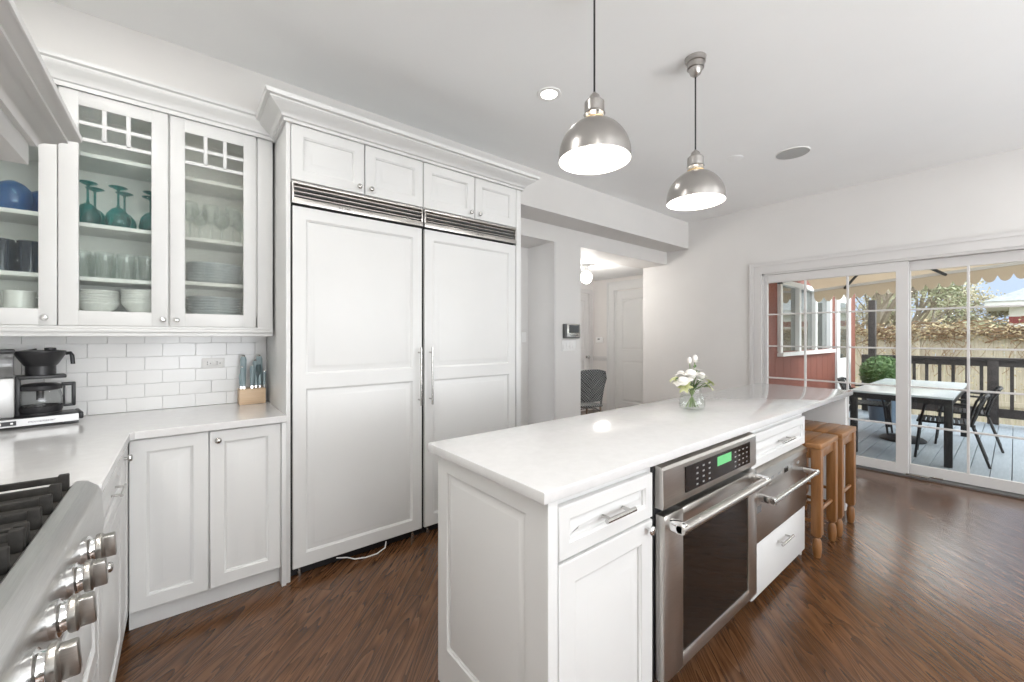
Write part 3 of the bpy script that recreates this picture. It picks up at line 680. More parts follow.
# ---------------------------------------------------------------- coffee maker
CM = Matrix.Translation((-.555, 2.925, .9145)) @ Matrix.Rotation(math.radians(13), 4, 'Z')
def cmb(mb): return mb.xform(CM)
cmk = thing('coffee_maker', 'black and steel drip coffee maker in the counter corner', 'coffee maker', (-.555, 2.925, .9145))
cmb(MB().box(-.165, .150, -.082, .082, .012, .050, .006)).build('base', M['blackplastic'], cmk)
cmb(MB().box(-.166, .149, -.0832, -.0822, .014, .047)).build('front_strip', M['silver'], cmk)
cmb(MB().box(.150, .166, -.083, .083, .020, .052, .005).box(.10, .150, -.075, .075, .004, .012).box(-.15, -.10, -.075, .075, 0, .012)).build('end_cap', M['blackplastic'], cmk)
cmb(MB().box(-.165, -.045, -.0845, -.0833, .020, .040)).build('switch_plate', M['blackplastic'], cmk)
cmb(MB().box(-.140, -.128, -.0865, -.0846, .024, .036, .001).box(-.100, -.088, -.0865, -.0846, .024, .036, .001).box(-.062, -.054, -.0865, -.0846, .026, .034, .001)).build('switch', M['whiteplastic'], cmk)
cmb(MB().lathe([(.070, .050), (.072, .053), (.070, .060), (.03, .061)], (.030, 0, 0), 28)).build('hot_plate', M['blackplastic'], cmk)
cmb(MB().box(-.165, -.048, -.050, .070, .0502, .232, .008)).build('tower', M['silver'], cmk)
cmb(MB().box(-.163, -.050, -.048, .068, .2322, .345, .006)).build('water_tank', M['smoke'], cmk)
cmb(MB().box(-.166, -.047, -.051, .071, .3452, .362, .004)).build('tank_lid', M['blackplastic'], cmk)
cmb(MB().box(-.047, -.030, -.035, .035, .052, .24, .004).box(-.040, .112, -.055, .055, .222, .238, .004)).build('bracket', M['blackplastic'], cmk)
cmb(MB().lathe([(.050, .2385), (.050, .28), (.056, .287), (.080, .332), (.083, .346), (.083, .352), (.05, .356)], (.032, 0, 0), 32).lathe([(.02, .355), (.02, .366), (.012, .368)], (.062, 0, 0), 16)).build('brew_basket', M['blackplastic'], cmk)
cmb(MB().tube([(.112, 0, .338), (.128, 0, .340), (.134, 0, .328), (.137, 0, .285)], .0085, 8)).build('basket_handle', M['blackplastic'], cmk)
cmb(MB().tube([(-.05, .02, .338), (-.03, .02, .35), (.02, .01, .362)], .004, 6)).build('water_pipe', M['chrome'], cmk)
lettering('wordmark', 'moccamaster', .0155, M['blackplastic'], cmk, CM @ Matrix.Translation((.03, -.0836, .030)) @ Matrix.Rotation(PI/2, 4, 'X'), .3)
cf = thing('coffee_carafe', 'glass carafe with black lid and handle on the coffee maker plate', 'carafe', (-.555, 2.925, .9145))
cmb(MB().lathe([(.052, .0615), (.070, .066), (.074, .10), (.074, .130), (.066, .165), (.062, .17)], (.030, 0, 0), 32, caps=(True, False))).build('jug', M['carafe'], cf)
cmb(MB().lathe([(.0705, .0625), (.0745, .075), (.0755, .092), (.0745, .093), (.0725, .076), (.069, .064)], (.030, 0, 0), 32, caps=(False, False))).build('base_band', M['blackplastic'], cf)
cmb(MB().lathe([(.064, .166), (.072, .170), (.073, .188), (.055, .196), (.02, .20)], (.030, 0, 0), 32)).build('lid', M['blackplastic'], cf)
cmb(MB().lathe([(.013, .12), (.013, .165), (.010, .166)], (.030, 0, 0), 12)).build('mixing_tube', M['blackplastic'], cf)
cmb(MB().box(.098, .146, -.012, .012, .180, .196, .004).box(.132, .146, -.0125, .0125, .080, .1955, .004).box(.104, .111, -.010, .010, .085, .184, .002).box(.104, .145, -.011, .011, .078, .090, .003)).build('handle', M['blackplastic'], cf)

# ---------------------------------------------------------------- knife block and its knives
KB = Matrix.Translation((.343, 3.040, .9145)) @ Matrix.Rotation(math.radians(1), 4, 'Z')
kb = thing('knife_block', 'low pale wooden knife block on the counter beside the refrigerator', 'knife block', (.343, 3.045, .9145))
MB().box(-.070, .070, -.05, .045, 0, .096, .003).xform(KB).build('block', M['maple'], kb)
kn = [(-.040, .025, .235, .016, 'big grey-blue knife at back left', 0), (.012, .025, .215, .015, 'grey-blue knife at back centre', 0), (.055, .025, .235, .017, 'big grey-blue knife at back right', 0),
      (-.058, -.02, .165, .009, 'small pale knife at the far left end', 1), (-.037, -.03, .190, .012, 'pale knife with round steel butt, front row left', 1), (-.004, -.03, .195, .012, 'pale knife with round steel butt, front row centre', 1),
      (.018, -.02, .165, .010, 'small pale knife right of centre', 1), (.040, -.03, .17, .010, 'small pale knife at front right', 1), (.060, -.02, .17, .009, 'small pale knife at the far right end', 1), (.042, .0, .20, .014, 'dark slate knife between the right-hand knives', 2)]
for x, y, h, w, lb, kd in kn:
    p = KB @ Vector((x, y, 0)); r = thing('knife', lb+' of the wooden block', 'knife', p, 0, 'knives in the wooden block')
    tilt = Matrix.Rotation(math.radians(random.uniform(-4, 4)), 4, 'Y') @ Matrix.Rotation(math.radians(-5 if y < 0 else 4), 4, 'X')
    mt = Matrix.Translation(p) @ tilt
    z0 = .112; h = .112+(h-.112)*1.5; zz = [z0, z0+.02, (z0+h)/2, h-.02, h]
    lp = []
    for z, s1 in zip(zz, (.75, .85, 1, 1.1, .8)): lp.append([Vector((w*s1*math.cos(a)*.98, w*s1*math.sin(a)*.75, z)) for a in [2*PI*i/10 for i in range(10)]])
    MB().rings(lp).xform(mt).build('handle', M['knifedark' if kd == 2 else 'knife'], r)
    MB().box(-w*.45, w*.45, -.0012, .0012, .09, z0).xform(mt).build('blade', M['chrome'], r, False)
    if kd != 2: MB().lathe([(w*.55, h-.002), (w*.62, h+.004), (w*.4, h+.009)], seg=12).xform(mt).build('butt_cap', M['chrome'] if kd else M['nickel'], r)
# power outlet on the tile
ol = thing('power_outlet', 'white horizontal double power outlet on the tiled backsplash', 'outlet', (.151, YT, 1.171))
MB().box(.094, .208, YT-.006, YT-.0005, 1.140, 1.202, .003).build('cover_plate', M['whiteplastic'], ol)
for x in (.128, .176):
    s = MB().box(x-.018, x+.018, YT-.008, YT-.0062, 1.156, 1.187, .002).build('socket', M['whiteplastic'], ol)
    MB().box(x-.008, x-.005, YT-.0085, YT-.0079, 1.162, 1.169).box(x-.008, x-.005, YT-.0085, YT-.0079, 1.174, 1.182).box(x+.006, x+.011, YT-.0085, YT-.0079, 1.168, 1.173).build('slots', M['greyplastic'], s, False)

# ---------------------------------------------------------------- island
IX0, IX1, IY0, IY1, ZI, TI = .747, 4.02, .786, 1.446, .920, .034
ICF = .822            # cabinet face plane
tag(MB().box(IX0, IX1, IY0, IY1, ZI-TI, ZI, .0035, 2).build('island_worktop', M['quartz'], None, True, 25), 'long white stone island worktop with the flower vase on it', 'worktop')
ZT = ZI-TI-.001
ia = thing('island_cabinet', 'white island end cabinet with one drawer over one door, nearest', 'cabinet', (1.0, 1.1, 0))
MB().box(.786, 1.302, ICF, 1.414, .10, ZT).box(.80, 1.302, .845, 1.40, 0, .10).build('body', M['white'], ia, False)
MB().panel(fxm(.786), ICF-.022, 1.415, .0, ZT, .012, [(ICF+.07, 1.345, .155, ZT-.062)], raised=.018, depth=.010).build('end_panel', M['white'], ia)
MB().box(.7742, .812, ICF-.0225, ICF-.0005, 0, ZT, .002).build('stile', M['white'], ia)
o = MB().panel(fy(ICF-.001), .817, 1.284, .703, ZT-.028, .021, fw=.042, raised=.022).build('drawer', M['white'], ia)
barpull(o, (.985, ICF-.022, .783), (1.130, ICF-.022, .783), (0, -.034, 0), .0075, .022)
o = MB().panel(fy(ICF-.001), .817, 1.284, .012, .694, .021, fw=.066, raised=.042).build('door', M['white'], ia)
knob(o, (1.248, ICF-.022, .672), '-Y', M['chrome'], .016)
# built-in oven
ov = thing('wall_oven', 'stainless built-in oven with wide handle and green display in the island', 'oven', (1.75, .8, .1))
OX0, OX1 = 1.304, 2.126
MB().box(OX0, OX1, ICF-.012, 1.40, .105, ZT).build('body', M['blackplastic'], ov, False)
MB().box(OX0, OX1, .895, 1.40, .001, .104).build('plinth', M['white'], ov, False)
MB().prism([(ICF-.013, .725), (ICF-.044, .725), (ICF-.048, .735), (ICF-.046, ZT-.022), (ICF-.040, ZT-.012), (ICF-.013, ZT-.008)], OX0+.006, OX1-.006, 'X').build('control_panel', M['steel'], ov, True, 30)
MB().box(1.460, 2.045, ICF-.0495, ICF-.0462, .752, .848).build('keypad', M['blackgloss'], ov, False)
MB().box(1.715, 1.845, ICF-.0505, ICF-.0494, .800, .838).build('display', M['display'], ov, False)
for c in range(3):
    for r_ in range(4): MB().box(1.540+c*.050, 1.554+c*.050, ICF-.0503, ICF-.0494, .763+r_*.021, .769+r_*.021).build('key', M['grey'], ov, False)
for c in range(4):
    for r_ in range(4): MB().box(1.880+c*.040, 1.894+c*.040, ICF-.0503, ICF-.0494, .763+r_*.021, .768+r_*.021).build('key', M['grey'], ov, False)
od = MB(); y0, y1 = ICF-.052, ICF-.0135
od.box(OX0+.006, 1.440, y0, y1, .115, .704, .005).box(2.030, OX1-.006, y0, y1, .115, .704, .005).box(1.434, 2.036, y0+.0003, y1, .615, .704, .005).box(1.434, 2.036, y0+.0003, y1, .115, .165, .005)
dr = od.build('oven_door', M['steel'], ov)
MB().box(1.436, 2.034, y0+.006, y1-.004, .160, .620).build('door_window', M['blackgloss'], dr, False)
hb = MB().tube([(1.325, y0-.050, .672), (2.100, y0-.050, .672)], .0165, 20); hb.build('handle_bar', M['steel'], dr)
for x in (1.342, 2.083): MB().box(x-.017, x+.017, y0-.062, y0+.001, .652, .692, .008, 3).build('handle_bracket', M['chrome'], dr)
# right-hand island cabinet with warming drawer
ib = thing('island_cabinet', 'white island cabinet with two drawers around the warming drawer', 'cabinet', (2.6, 1.1, 0))
BX0, BX1 = 2.130, 2.935
MB().box(BX0, BX1, ICF, 1.414, .10, ZT).box(BX0, BX1-.012, .895, 1.39, 0, .10).build('body', M['white'], ib, False)
MB().box(2.9355, 2.95, ICF, 1.414, .0, ZT, .002).build('side_panel', M['white'], ib)
o = MB().panel(fy(ICF-.001), 2.136, 2.928, .690, ZT-.030, .021, fw=.040, raised=.022).build('drawer', M['white'], ib)
barpull(o, (2.46, ICF-.022, .776), (2.64, ICF-.022, .776), (0, -.032, 0), .0068, .03)
o = MB().box(2.136, 2.928, ICF-.022, ICF-.001, .052, .312, .004).build('drawer', M['white'], ib)
barpull(o, (2.45, ICF-.022, .240), (2.62, ICF-.022, .240), (0, -.032, 0), .0068, .03)
wdw = thing('warming_drawer', 'stainless warming drawer with bar handle between two white island drawers', 'warming drawer', (2.6, .8, .33))
MB().box(2.136, 2.930, ICF-.030, ICF-.001, .322, .640, .004).build('drawer_front', M['steel'], wdw)
MB().prism([(ICF-.001, .641), (ICF-.034, .641), (ICF-.030, .665), (ICF-.001, .682)], 2.136, 2.930, 'X').build('top_trim', M['steel'], wdw, False)
hb = MB().tube([(2.19, ICF-.094, .545), (2.89, ICF-.094, .545)], .0125, 16); hb.build('handle_bar', M['nickel'], wdw)
for x in (2.207, 2.873): MB().box(x-.012, x+.012, ICF-.104, ICF-.029, .528, .562, .006, 3).build('handle_bracket', M['chrome'], wdw)
MB().box(2.17, 2.23, ICF-.0312, ICF-.0298, .47, .505).build('badge_plate', M['greyplastic'], wdw, False)
for k in (0, 1, 3, 4): MB().box(2.36+k*.10, 2.395+k*.10, ICF-.0310, ICF-.0298, .600, .612).build('control_mark', M['grey'], wdw, False)
MB().box(2.55, 2.61, ICF-.0313, ICF-.0298, .592, .620).build('control_window', M['blackgloss'], wdw, False)
tag(MB().box(3.945, 4.0, IY0+.03, 1.414, 0, ZT, .003).build('island_end_support', M['white']), 'white support panel under the far end of the island worktop', 'support panel')

# stools tucked in under the overhang
def stool():
    r = thing('bar_stool', 'stool', 'stool', (0, 0, 0)); W_, D_, H_ = .38, .34, .690
    s = MB()
    for k in range(4): s.box(-W_/2, W_/2, -D_/2+k*D_/4+.001, -D_/2+(k+1)*D_/4-.001, H_-.034, H_, .006, 2)
    s.build('seat', M['oakseat'], r)
    MB().box(-W_/2+.03, W_/2-.03, -D_/2+.014, -D_/2+.036, H_-.095, H_-.035, .003).box(-W_/2+.03, W_/2-.03, D_/2-.036, D_/2-.014, H_-.095, H_-.035, .003).box(-W_/2+.012, -W_/2+.032, -D_/2+.02, D_/2-.02, H_-.095, H_-.035, .003).box(W_/2-.032, W_/2-.012, -D_/2+.02, D_/2-.02, H_-.095, H_-.035, .003).build('apron', M['oakleg'], r)
    for sx in (-1, 1):
        for sy in (-1, 1):
            x, y = sx*(W_/2-.030), sy*(D_/2-.028)
            m = MB().box(x-.028, x+.028, y-.026, y+.026, .135, H_-.034, .005, 2)
            m.lathe([(.016, 0), (.021, .01), (.025, .05), (.022, .10), (.014, .118), (.024, .128), (.024, .137)], (x, y, 0), 16)
            m.build('leg', M['oakleg'], r)
    for sy in (-1, 1): MB().tube([(-W_/2+.05, sy*(D_/2-.028), .27), (W_/2-.05, sy*(D_/2-.028), .27)], .011, 10).build('stretcher', M['oakleg'], r)
    for sx in (-1, 1): MB().tube([(sx*(W_/2-.030), -D_/2+.05, .21), (sx*(W_/2-.030), D_/2-.05, .21)], .011, 10).build('stretcher', M['oakleg'], r)
    return r
s1 = stool(); s1.location = (3.15, .897, 0); s1['label'] = 'honey wood bar stool beside the warming drawer'; s1['group'] = 'wooden stools under the island'
s2 = clone(s1, (3.58, .887, 0), 0, 'honey wood bar stool farther along, beside the end support panel')
# ---------------------------------------------------------------- vase of flowers
VX, VY, VZ = 2.241, 1.150, ZI+.0005
VS = .86
vs = thing('flower_vase', 'small clear round glass vase on the island worktop', 'vase', (VX, VY, VZ))
MB().lathe([(.052, 0), (.066, .006), (.071, .035), (.066, .07), (.052, .10), (.047, .118), (.050, .125), (.048, .125), (.045, .118), (.050, .10), (.063, .07), (.068, .035), (.062, .010), (.001, .008)], (VX, VY, VZ), 32).build('glass_body', M['vase'], vs)
MB().lathe([(.060, .0105), (.066, .035), (.061, .07), (.056, .085), (.001, .085)], (VX, VY, VZ), 28).build('water', M['water'], vs)
SIDE = Vector((.777, -.6295, 0)); FWD = Vector((.6295, .777, 0))
def petals(mb, c, r, n, layers, up=(0, 0, 1), flat=.6, ln=1.0):
    c = Vector(c); up = Vector(up).normalized(); a0 = up.orthogonal().normalized(); b0 = up.cross(a0)
    for l in range(layers):
        t = (l+1)/layers; rr = r*(.35+.65*t)
        for i in range(n):
            a = 2*PI*(i+.5*(l % 2))/n+l*.3; d = a0*math.cos(a)+b0*math.sin(a); sd = up.cross(d)
            open_ = .25+flat*t; pts = []
            for s in range(5):
                q = s/4; w = rr*.55*math.sin(PI*min(q*.85+.12, 1))*ln
                base = c+d*(rr*q*open_)+up*(rr*(.75*q-.55*q*q*open_)-r*.15)
                pts.append((base-sd*w, base+up*rr*.05*0-d*w*.25, base+sd*w))
            for A, B in zip(pts, pts[1:]):
                mb.quad([A[0], A[1], B[1], B[0]]); mb.quad([A[1], A[2], B[2], B[1]])
def flower(name, label, cat, off, r, kind, group, bend=.5):
    """off: (sideways, away, up) from the vase mouth centre"""
    top = Vector((VX, VY, VZ+.125))+SIDE*off[0]+FWD*off[1]+Vector((0, 0, off[2]))
    foot = Vector((VX, VY, VZ+.016))-SIDE*off[0]*.35-FWD*off[1]*.35
    neck = Vector((VX, VY, VZ+.118))+(SIDE*off[0]+FWD*off[1])*.22
    f = thing(name, label, cat, foot, 0, group)
    MB().tube([foot, foot.lerp(neck, .5), neck, neck.lerp(top, .55)+Vector((0, 0, .008)), top], .0024, 6).build('stem', M['stem'], f)
    up = (top-neck).normalized()*.8+Vector((0, 0, .5)); mb = MB()
    if kind == 'rose':
        mb.ball(top, r*.5, r*.5, r*.45); petals(mb, top, r, 7, 4, up, .75); mm = M['petal']
    elif kind == 'lily':
        petals(mb, top, r, 6, 1, up, 1.0, .6); mm = M['petalgreen']
    elif kind == 'bud':
        mb.ball(top, r*.62, r*.62, r); petals(mb, top-up.normalized()*r*.5, r, 4, 1, up, .1); mm = M['petal']
    else:
        petals(mb, top, r, 8, 2, up, .9, .6); mm = M['petal']
    mb.build('bloom', mm, f, True, 80)
    lf = MB()
    for k in range(3 if kind != 'leafy' else 9):
        q = neck.lerp(top, random.uniform(.15, .95)); a = random.uniform(0, 2*PI); d = Vector((math.cos(a), math.sin(a), random.uniform(-.2, .5))).normalized(); sd = d.cross(Vector((0, 0, 1))).normalized()
        l, w = random.uniform(.03, .05), .010
        lf.quad([q, q+d*l*.5+sd*w, q+d*l, q+d*l*.5-sd*w])
    lf.build('leaves', M['leaf'], f, False)
GR = 'flowers in the island vase'
flower('rose', 'large white rose at the top centre of the vase bouquet', 'flower', (-.012, -.01, .078), .064, 'rose', GR)
flower('rose', 'large white rose at the lower left front of the bouquet', 'flower', (-.062, -.03, .042), .060, 'rose', GR)
flower('rose', 'white rose at the right side of the bouquet', 'flower', (.055, .01, .068), .045, 'rose', GR)
flower('rose', 'white rose at the back left of the bouquet', 'flower', (-.050, .03, .075), .045, 'rose', GR)
flower('rose_bud', 'tall white bud rising highest above the bouquet', 'flower', (.018, 0, .165), .022, 'bud', GR)
flower('rose_bud', 'white bud just left of the tallest one', 'flower', (-.010, .01, .155), .019, 'bud', GR)
flower('daisy', 'small white blossom right of the top rose', 'flower', (.030, .0, .105), .026, 'daisy', GR)
flower('daisy', 'small white blossom at the centre front of the bouquet', 'flower', (.012, -.03, .075), .024, 'daisy', GR)
flower('lily', 'pale green lily drooping at the right of the vase', 'flower', (.085, -.03, .012), .042, 'lily', GR)
flower('lily', 'pale green lily at the lower left rim of the vase', 'flower', (-.060, -.05, .010), .036, 'lily', GR)
flower('lily', 'pale cream-green lily at the far left tip of the bouquet', 'flower', (-.105, .0, .050), .026, 'lily', GR)
flower('lily', 'pale cream-green lily at the far right tip of the bouquet', 'flower', (.110, .01, .030), .028, 'lily', GR)
flower('foliage_sprig', 'dark green leafy sprig in the middle of the bouquet', 'foliage', (.020, -.045, .050), .010, 'leafy', GR)
flower('foliage_sprig', 'dark green leafy sprig at the right of the bouquet', 'foliage', (.040, -.03, .045), .010, 'leafy', GR)

# ---------------------------------------------------------------- lamps and ceiling fittings
def pendant(x, y, zr, label):
    r = thing('pendant_lamp', label, 'pendant lamp', (x, y, zr), 0, 'pendant lamps over the island'); c = (x, y, zr)
    R = .152
    out = [(R, 0), (R, .012)]+[(R*math.cos(a), .014+.160*math.sin(a)) for a in [math.radians(q) for q in range(6, 73, 6)]]+[(.040, .170)]
    MB().lathe(out, c, 48, caps=(False, False)).build('shade', M['shade'], r)
    MB().lathe([(rr-.0025, zz-.001) for rr, zz in out], c, 48, caps=(False, False)).build('shade_lining', M['lampin'], r)
    MB().lathe([(.040, .168), (.043, .169), (.044, .176), (.040, .178), (.034, .179)], c, 28, caps=(False, False)).build('vent_ring', M['amber'], r)  # amber colour stands in for warm light leaking at the cap
    for k in range(6): a = k*PI/3; MB().bar((x+.036*math.cos(a), y+.036*math.sin(a), zr+.177), (x+.036*math.cos(a), y+.036*math.sin(a), zr+.197), .009, .009).build('spacer', M['nickel'], r)
    MB().lathe([(.043, .195), (.046, .198), (.044, .202), (.042, .204), (.042, .246), (.035, .254), (.024, .262), (.022, .274), (.012, .284), (.007, .290)], c, 32).build('cap', M['shade'], r)
    MB().tube([(x, y, zr+.289), (x, y, ZC-.100)], .0042, 8).build('cord', M['blackplastic'], r)
    MB().lathe([(.007, -.106), (.016, -.099), (.028, -.088), (.036, -.066), (.037, -.060), (.044, -.058), (.045, -.053), (.046, -.030), (.053, -.027), (.056, -.001)], (x, y, ZC), 32).build('canopy', M['shade'], r)
    MB().lathe([(.012, .155), (.014, .11), (.026, .085), (.032, .062), (.026, .04), (.012, .03), (.001, .028)], c, 20).build('bulb', M['bulb'], r)
    light('pendant_light', 'POINT', (x, y, zr+.022), PEND_POWER, .045, (1, .95, .88))
pendant(1.368, 1.130, 2.086, 'brushed metal dome pendant lamp hanging nearer, over the left of the island')
pendant(2.222, 1.120, 2.083, 'brushed metal dome pendant lamp hanging farther right, its ceiling cup in view')
for i, (x, y) in enumerate(DOWNLIGHT_AND_FILLS):
    if i < 1:
        r = thing('downlight', 'round recessed ceiling downlight, lit, left of the pendants', 'downlight', (x, y, ZC))
        MB().lathe([(.052, -.004), (.075, -.006), (.078, -.0005), (.052, -.0005)], (x, y, ZC), 32, caps=(False, False)).build('trim_ring', M['whiteplastic'], r)
        MB().lathe([(.052, -.003), (.001, -.003)], (x, y, ZC), 28, caps=(False, True)).build('lens', M['lens'], r)
    light('downlight_and_fill_beam', 'AREA', (x, y, ZC-.012), DOWN_POWER*(.35 if i == 0 else 1.7 if i == 6 else 2.3 if i == 7 else .6 if i in (2, 3) else 1.6 if i == 8 else 1), .12, (1, .98, .95), (0, 0, 0))  # beyond the first, unseen fill with no fixture
sp = thing('ceiling_speaker', 'round grey flush speaker grille in the ceiling, right of the pendants', 'speaker', (4.0, 1.18, ZC))
MB().lathe([(.125, -.0005), (.125, -.006), (.118, -.008)], (4.0, 1.18, ZC), 40, caps=(False, False)).build('rim', M['whiteplastic'], sp)
MB().lathe([(.119, -.005), (.001, -.007)], (4.0, 1.18, ZC), 40, caps=(False, True)).build('grille', mottled('speaker_mesh', (.40, .40, .39), (.46, .46, .45), 300, .6), sp)
tag(MB().lathe([(.062, -.0005), (.062, -.004), (.056, -.006), (.001, -.006)], (3.73, 1.53, ZC), 32).build('ceiling_cover', M['ceiling']), 'faint round blank cover plate on the ceiling beside the far pendant', 'cover plate')
gl = thing('globe_light', 'glowing white globe light on the hall ceiling', 'light', (4.47, 3.84, ZH))
MB().lathe([(.055, -.001), (.055, -.022), (.03, -.03), (.03, -.10)], (4.47, 3.84, ZH), 24).build('base', M['whiteplastic'], gl)
MB().ball((4.47, 3.84, ZH-.175), .088, seg=24, rings=16).build('globe', M['globe'], gl)
light('hall_globe_light', 'POINT', (4.47, 3.84, ZH-.30), 25, .09, (1, .965, .92))

# ---------------------------------------------------------------- controls on the pillar and hall wall
al = thing('control_panel', 'grey wall keypad with dark screen and three buttons on the pillar', 'keypad', (3.35, YH, 1.40))
MB().box(3.235, 3.470, YH-.045, YH-.0005, 1.315, 1.475, .006).build('housing', M['greyplastic'], al)
MB().box(3.255, 3.470, YH-.052, YH-.0455, 1.328, 1.475, .003).build('faceplate', M['nickel'], al)
MB().box(3.285, 3.450, YH-.0535, YH-.0519, 1.375, 1.462, .001).build('screen', M['lcd'], al, False)
for k in range(3): MB().box(3.315+k*.045, 3.340+k*.045, YH-.0535, YH-.0519, 1.343, 1.352).build('button', M['greyplastic'], al, False)
sw = thing('light_switch', 'white four-gang light switch plate below the keypad on the pillar', 'light switch', (3.35, YH, 1.24))
MB().box(3.225, 3.445, YH-.007, YH-.0005, 1.175, 1.295, .003).build('cover_plate', M['whiteplastic'], sw)
for k in range(4): MB().box(3.245+k*.047, 3.278+k*.047, YH-.011, YH-.0071, 1.20, 1.27, .002).build('rocker', M['whiteplastic'], sw)
s3 = thing('light_switch', 'white light switch inside the dark recess beside the freezer', 'light switch', (3.04, 3.54, 1.33))
MB().box(3.005, 3.075, 3.533, 3.5395, 1.27, 1.385, .002).build('cover_plate', M['whiteplastic'], s3)
MB().box(3.024, 3.056, 3.529, 3.5328, 1.295, 1.36, .002).build('rocker', M['whiteplastic'], s3)
th = thing('thermostat', 'small white thermostat on the hall wall above the chair rail', 'thermostat', (HX, 4.74, 1.275))
MB().box(HX-.028, HX-.0005, 4.665, 4.815, 1.225, 1.325, .008).build('housing', M['whiteplastic'], th)
MB().box(HX-.0295, HX-.0279, 4.72, 4.765, 1.278, 1.300).build('screen', M['greyplastic'], th, False)

# woven bistro chair in the hall
ch = thing('bistro_chair', 'black and white woven bistro chair in the hall behind the pillar', 'chair', (0, 0, 0))
def wv(mb, name): return mb.build(name, M['weave'], ch)
lp = []
for i in range(9):
    z = .50+.40*i/8; hw = .17+.055*(i/8) if i < 7 else (.215 if i == 7 else .17); lp.append([(hw*math.cos(a)*.98, -.19-.05*(i/8)-.03*(1-abs(math.cos(a))), z) for a in [PI*k/10 for k in range(11)]])
b1 = MB(); b1.rings(lp, False, False, False); b1.rings([[(x, y-.012, z) for x, y, z in q] for q in lp], False, False, False)
wv(b1, 'backrest')
fr_ = [(-.19, -.17, .44), (-.185, -.19, .52), (-.20, -.215, .68), (-.225, -.235, .80), (-.20, -.25, .885), (-.10, -.265, .905), (0, -.27, .908), (.10, -.265, .905), (.20, -.25, .885), (.225, -.235, .80), (.20, -.215, .68), (.185, -.19, .52), (.19, -.17, .44)]
MB().tube(fr_, .013, 8).build('back_frame', M['weave'], ch)
wv(MB().box(-.205, .205, -.20, .21, .425, .455, .014, 3), 'seat')
for x in (-.18, .18):
    MB().tube([(x, .18, .425), (x*1.05, .20, 0)], .014, 8).build('leg', M['cane'], ch)
    MB().tube([(x, -.17, .425), (x*1.05, -.22, 0)], .014, 8).build('leg', M['cane'], ch)
wv(MB().tube([(-.185, .19, .36), (-.1, .195, .41), (0, .195, .42), (.1, .195, .41), (.185, .19, .36)], .008, 6).tube([(-.185, -.18, .36), (-.1, -.18, .41), (0, -.18, .42), (.1, -.18, .41), (.185, -.18, .36)], .008, 6), 'braces')
ch.location = (4.12, 3.62, 0); ch.rotation_euler = (0, 0, math.radians(-20))

# ---------------------------------------------------------------- the patio
DZ = -.05
struct('ground', MB().box(4, 60, -30, 40, -.9, -.7), M['lawn'])
dk = thing('deck', 'grey-blue board deck outside the sliding door', 'deck', (7.7, 0, DZ))
dbm = MB(); y = -6.0
while y < 2.0: dbm.box(XR+.145, 10.1, y+.003, y+.137, DZ-.03, DZ, .002, 1); y += .14
dbm.build('boards', M['deck'], dk)
MB().box(XR+.145, 10.1, -6.0, 2.0, DZ-.6, DZ-.04).build('substructure', M['black'], dk, False)
# red side wing of the house
hw = thing('house_wing', 'red board-sided house wing with white window and door along the deck', 'house', (8, 2.0, 0))
wl = MB(); x = XR+.142
openings = [(6.25, 8.62, 1.13, 2.06)]
while x < 10.4:
    x2 = min(x+.30, 10.4)
    if x2 > 6.25 and x < 8.62:
        wl.box(x+.003, x2-.003, 2.0, 2.1, -.7, 1.13).box(x+.003, x2-.003, 2.0, 2.1, 2.06, 3.2)
    else: wl.box(x+.003, x2-.003, 2.0, 2.1, -.7, 3.2)
    x = x2
wl.box(XR+.142, 10.4, 2.012, 2.09, -.7, 1.13).box(XR+.142, 10.4, 2.012, 2.09, 2.06, 3.2).box(XR+.142, 6.25, 2.012, 2.09, 1.13, 2.06).box(8.62, 10.4, 2.012, 2.09, 1.13, 2.06)
wl.build('siding', M['siding'], hw, False)
wf_ = MB().box(6.22, 6.30, 1.97, 2.03, 1.10, 2.09).box(8.57, 8.65, 1.97, 2.03, 1.10, 2.09).box(6.22, 8.65, 1.97, 2.03, 2.04, 2.11).box(6.18, 8.70, 1.93, 2.03, 1.07, 1.12)
for xx in (7.03, 7.80): wf_.box(xx-.04, xx+.04, 1.975, 2.03, 1.12, 2.05)
wfo = wf_.build('window', M['housewhite'], hw, False)
MB().box(6.29, 8.58, 2.03, 2.036, 1.12, 2.05).build('pane', M['mirrorpane'], wfo, False)
MB().box(6.29, 8.58, 2.04, 2.11, 1.12, 2.05).build('dark_backing', M['greyplastic'], wfo, False)  # dark slab standing in for the unlit interior behind the pane
dd = MB().box(8.95, 9.05, 1.965, 1.999, DZ, 2.15).box(9.80, 9.90, 1.965, 1.999, DZ, 2.15).box(8.95, 9.90, 1.965, 1.999, 2.08, 2.18).box(9.05, 9.80, 1.975, 1.999, DZ, 2.08)
ddo = dd.build('white_door', M['housewhite'], hw, False)
MB().box(9.17, 9.68, 1.970, 1.9745, .95, 1.95).build('pane', M['mirrorpane'], ddo, False)
